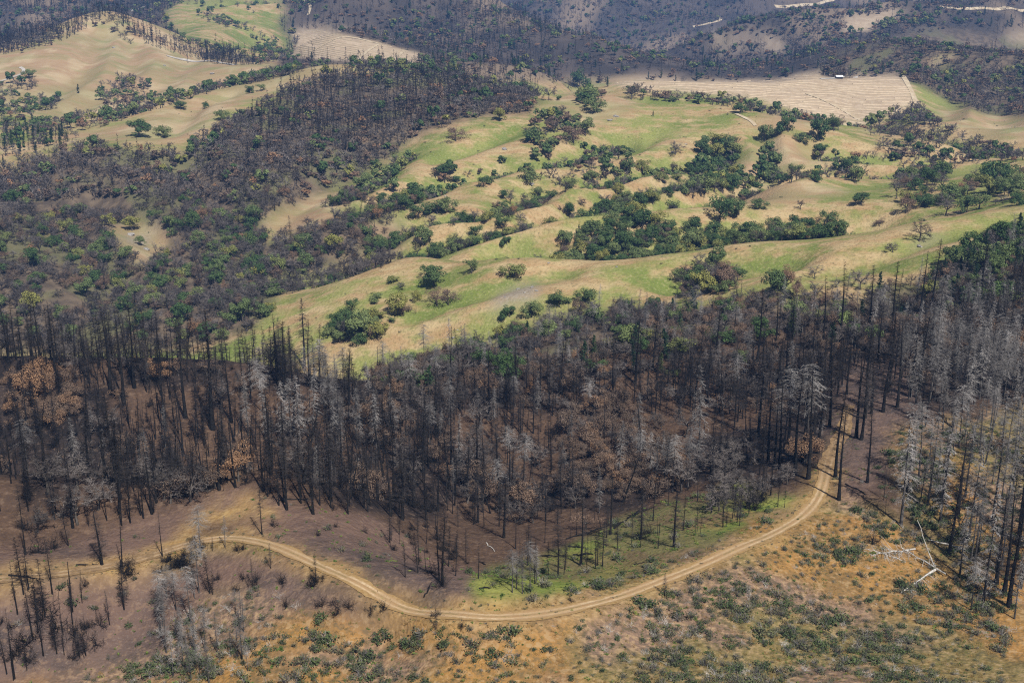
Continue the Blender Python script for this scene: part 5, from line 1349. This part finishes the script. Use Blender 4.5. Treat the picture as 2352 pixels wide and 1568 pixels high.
# ------------------------------------------------------------------ fallen logs
def fallen_log(a, b, ra, rb, mat, label, nbr=0, brl=2.0, za=0.0, zb=0.0, group=None, one_side=0):
    A, B = np.array(at(*a)), np.array(at(*b)); A[2] += ra * 0.8 + za; B[2] += rb * 0.8 + zb
    n = 7; t = np.linspace(0, 1, n)[:, None]
    path = A + (B - A) * t
    rngl = np.random.default_rng(int(a[0] * 7 + b[1]))
    if za == 0 and zb == 0:
        for q in range(1, n - 1): path[q, 2] = max(path[q, 2], float(height(path[q, 0], path[q, 1])) + ra * 0.6)
    path[1:-1] += rngl.normal(size=(n - 2, 3)) * 0.12
    r = root_at("fallen_log", A); tag(r, label, "log", group)
    G = Geo(); G.tube(path - A, np.linspace(ra, rb, n) * (0.8 if mat is M["dead_wood"] else 0.85) * (1 + 0.15 * rngl.normal(size=n)), 8)
    v, f = G.arrays()
    caps = Geo(); caps.add(v, f)
    caps.add(v[:8], [[0, 1, 2, 3], [3, 4, 5, 6], [6, 7, 0, 3]]); caps.add(v[-8:], [[3, 2, 1, 0], [6, 5, 4, 3], [3, 0, 7, 6]])
    part("trunk", caps, mat, r, True)
    d = (B - A) / np.linalg.norm(B - A); side = np.cross(d, [0, 0, 1]); side /= np.linalg.norm(side)
    for q in range(nbr):
        tq = 0.2 + 0.75 * (q + 0.5) / nbr; p = np.array([np.interp(tq, t[:, 0], path[:, c]) for c in range(3)]) - A
        sg = one_side if one_side else rngl.choice([-1, 1])
        dd = side * sg * rngl.uniform(0.6, 1.0) + d * rngl.uniform(0.1, 0.6) + np.array([0, 0, rngl.uniform(-0.1, 0.45)])
        L = brl * rngl.uniform(0.5, 1.15)
        bp = [p]
        for s_ in range(4):
            dd = dd + rngl.normal(size=3) * 0.25; dd[2] -= 0.1; dd /= np.linalg.norm(dd); nx = bp[-1] + dd * L / 4
            gz = float(height(nx[0] + A[0], nx[1] + A[1])) - A[2] + 0.06; nx[2] = max(nx[2], gz); bp.append(nx)
        G = Geo(); G.tube(bp, np.linspace(0.075, 0.02, 5), 4)
        for q_ in bp[2:]:
            k2 = 3; p0 = np.repeat([q_], k2, 0); G.ribbons(p0, p0 + rngl.normal(size=(k2, 3)) * 0.5, np.full(k2, 0.05), rngl)
        part("branch", G, mat, r)
DW, CB = M["dead_wood"], M["char_bark"]
fallen_log((2148, 1310), (2068, 1362), 0.42, 0.18, DW, "thick bleached log with bare side branches pointing down the slope", 15, 3.4, one_side=-1)
fallen_log((2171, 1325), (2075, 1265), 0.26, 0.16, DW, "long straight bleached log lying across the white log pile", 6, 2.2, 0.7, 0.4)
fallen_log((2102, 1262), (2005, 1275), 0.30, 0.10, DW, "bleached log buried in a tangle of grey branches", 34, 4.6)
fallen_log((2218, 1263), (2100, 1233), 0.24, 0.14, DW, "long white log half hidden by the silvery trees", 3, 1.0)
fallen_log((2080, 1291), (2032, 1272), 0.15, 0.10, DW, "short white pole lying on the tangled branches", 2, 1.4)
fallen_log((2146, 1305), (2098, 1275), 0.20, 0.08, DW, "slender bleached trunk leaning up out of the log pile", 2, 1.2, 0.2, 9.5)
fallen_log((1984, 1266), (2012, 1280), 0.10, 0.05, DW, "thin white stick at the end of the log tangle", 1, 0.8)
for q, (a, b, ra, lab) in enumerate([
    ((1300, 1238), (1440, 1195), 0.22, "long charred log at the upper edge of the green bowl"), ((1316, 1275), (1362, 1273), 0.25, "short thick charred log among trunks in the green bowl"),
    ((1306, 1255), (1345, 1258), 0.28, "charred log beside the rootball in the green bowl"), ((1240, 1277), (1310, 1276), 0.2, "thin charred log left of the tall trunks in the bowl"),
    ((1410, 1215), (1470, 1170), 0.3, "charred log below the orange-brown oaks"), ((1440, 1190), (1500, 1165), 0.28, "charred log at the top of the grassy bowl"),
    ((1100, 1352), (1128, 1350), 0.2, "short black log on the yellow grass"), ((1140, 1303), (1172, 1306), 0.16, "black log at the left rim of the green bowl"),
    ((1447, 1300), (1480, 1290), 0.16, "black log on the green grass above the road"), ((1100, 1290), (1116, 1297), 0.2, "black log on the burnt slope left of the bowl"),
    ((1942, 1112), (1988, 1137), 0.22, "charred log lying on red soil right of the road"), ((20, 1322), (85, 1330), 0.3, "black log beside the road at the left edge"),
    ((640, 1150), (700, 1148), 0.25, "black log lying under the trees on the knoll"), ((795, 1128), (860, 1122), 0.3, "thick black log at the right end of the knoll stand"),
    ((1865, 965), (1900, 955), 0.3, "charred log leaning among tall black trunks by the road end"), ((175, 1298), (225, 1297), 0.2, "thin black log above the ochre verge of the road")]):
    fallen_log(a, b, ra, ra * 0.6, CB, lab, 2, 0.9)
for a, b, lab in [((1117, 1247), (1136, 1266), "white split log on the burnt slope"), ((974, 1372), (992, 1352), "jagged black broken trunk leaning beside the road")]:
    fallen_log(a, b, 0.2, 0.12, DW if "white" in lab else CB, lab, 0, 1, 0.0, 0.0 if "white" in lab else 1.6)

# ------------------------------------------------------------------ boulders
stoneM = simple_mat("grey_stone", (0.16, 0.15, 0.14), (0.34, 0.32, 0.30), 0.8, vary=0.15)
def boulder_mesh(seed):
    rng = np.random.default_rng(seed); G = Geo()
    nu, nv = 9, 6
    th, ph = np.meshgrid(np.linspace(0, 2 * math.pi, nu, endpoint=False), np.linspace(0.02, math.pi - 0.02, nv), indexing='ij')
    P = np.stack([np.cos(th) * np.sin(ph), np.sin(th) * np.sin(ph), np.cos(ph) * 0.7], -1)
    P *= (1 + 0.25 * rng.normal(size=P.shape[:2]))[..., None]; P[:, 0] = P[:, 0].mean(0); P[:, -1] = P[:, -1].mean(0)
    i = np.arange(nu)[:, None] * nv + np.arange(nv - 1)[None]; i2 = ((np.arange(nu) + 1) % nu)[:, None] * nv + np.arange(nv - 1)[None]
    G.add(P.reshape(-1, 3), np.stack([i, i + 1, i2 + 1, i2], -1).reshape(-1, 4))
    v, f = G.arrays(); return mesh_np("boulder", v, f, stoneM)
BM = [boulder_mesh(s) for s in range(5)]
for q, (px, py, w, lab) in enumerate([
    (1190, 664, 14, "grey boulder at the top of the stony patch on the nearest meadow"), (1222, 660, 16, "large grey rock at the head of the stony patch"), (1232, 668, 12, "small grey rock at the stony patch's right end"), (1205, 672, 9, "flat grey stone inside the stony patch"), (1160, 682, 9, "grey stone low on the stony patch"),
    (1260, 604, 9, "pale rock on the crest of the nearest meadow"), (1416, 613, 10, "pale rock on the dip of the nearest meadow crest"), (1051, 758, 7, "small white rock on the lower meadow"), (1041, 775, 12, "grey rock beside a tiny bush on the lower meadow"),
    (1158, 343, 22, "grey rock outcrop on the upper green slope"), (1400, 338, 12, "grey rock on the upper slope below the crest"), (1545, 350, 14, "pale jagged rock beside a bare oak"), (1575, 332, 10, "grey rock at the top of the oak cluster"),
    (1221, 423, 18, "grey rock patch left of the oaks on the middle spur"), (1023, 450, 9, "grey rock on the lower middle spur"), (1010, 467, 8, "flat pale stone on the lower middle spur"), (261, 110, 12, "dark rock on the pale far hill"), (487, 170, 15, "grey rock on the rounded far knoll"), (377, 151, 10, "pale rock beside the far gravel track"),
    (335, 573, 24, "pale rocks on the tan patch in the valley wood"), (300, 540, 26, "grey rock heap at the top of the tan patch"), (1415, 268, 20, "grey rocks on the brown shoulder of the upper meadow"), (1400, 277, 16, "low grey rocks at the edge of the brown shoulder"), (2112, 566, 20, "grey rocky strip beside the bare oaks on the right meadow")]):
    x, y, z = at(px, py); s = 0.36 * w / slant_scale(x, y, z)
    o = bpy.data.objects.new("boulder", BM[q % 5]); COL.objects.link(o); o.location = (x, y, z + 0.08 * s); o.scale = (s, s * 0.8, s * 0.6); o.rotation_euler = (0, 0, q * 1.3)
    tag(o, lab, "rock", "grey rocks on the grassy hills")

# ------------------------------------------------------------------ haze over the whole valley
zlo, zhi = float(Zg.min()) - 1.5, max(float(Zg.max()) + 32, CAMZ + 6)
xm = float(np.abs(XG).max()) + 50; ym = float(YG.max()) + 50
G = Geo(); box(G, (0, ym / 2 - 60, (zlo + zhi) / 2), (2 * xm, ym + 120, zhi - zlo))
v, f = G.arrays()
hz = bpy.data.materials.new("blue_haze"); hz.use_nodes = True
hn = hz.node_tree
for n_ in list(hn.nodes):
    if n_.type == 'BSDF_PRINCIPLED': hn.nodes.remove(n_)
pv = hn.nodes.new("ShaderNodeVolumePrincipled"); pv.inputs["Color"].default_value = (0.22, 0.46, 1.0, 1); pv.inputs["Density"].default_value = 0.000095; pv.inputs["Anisotropy"].default_value = 0.0
hn.links.new(pv.outputs[0], [n_ for n_ in hn.nodes if n_.type == 'OUTPUT_MATERIAL'][0].inputs["Volume"])
haze = link("haze", mesh_np("haze", v, f, hz)); tag(haze, "thin blue haze filling the valley", kind="stuff")
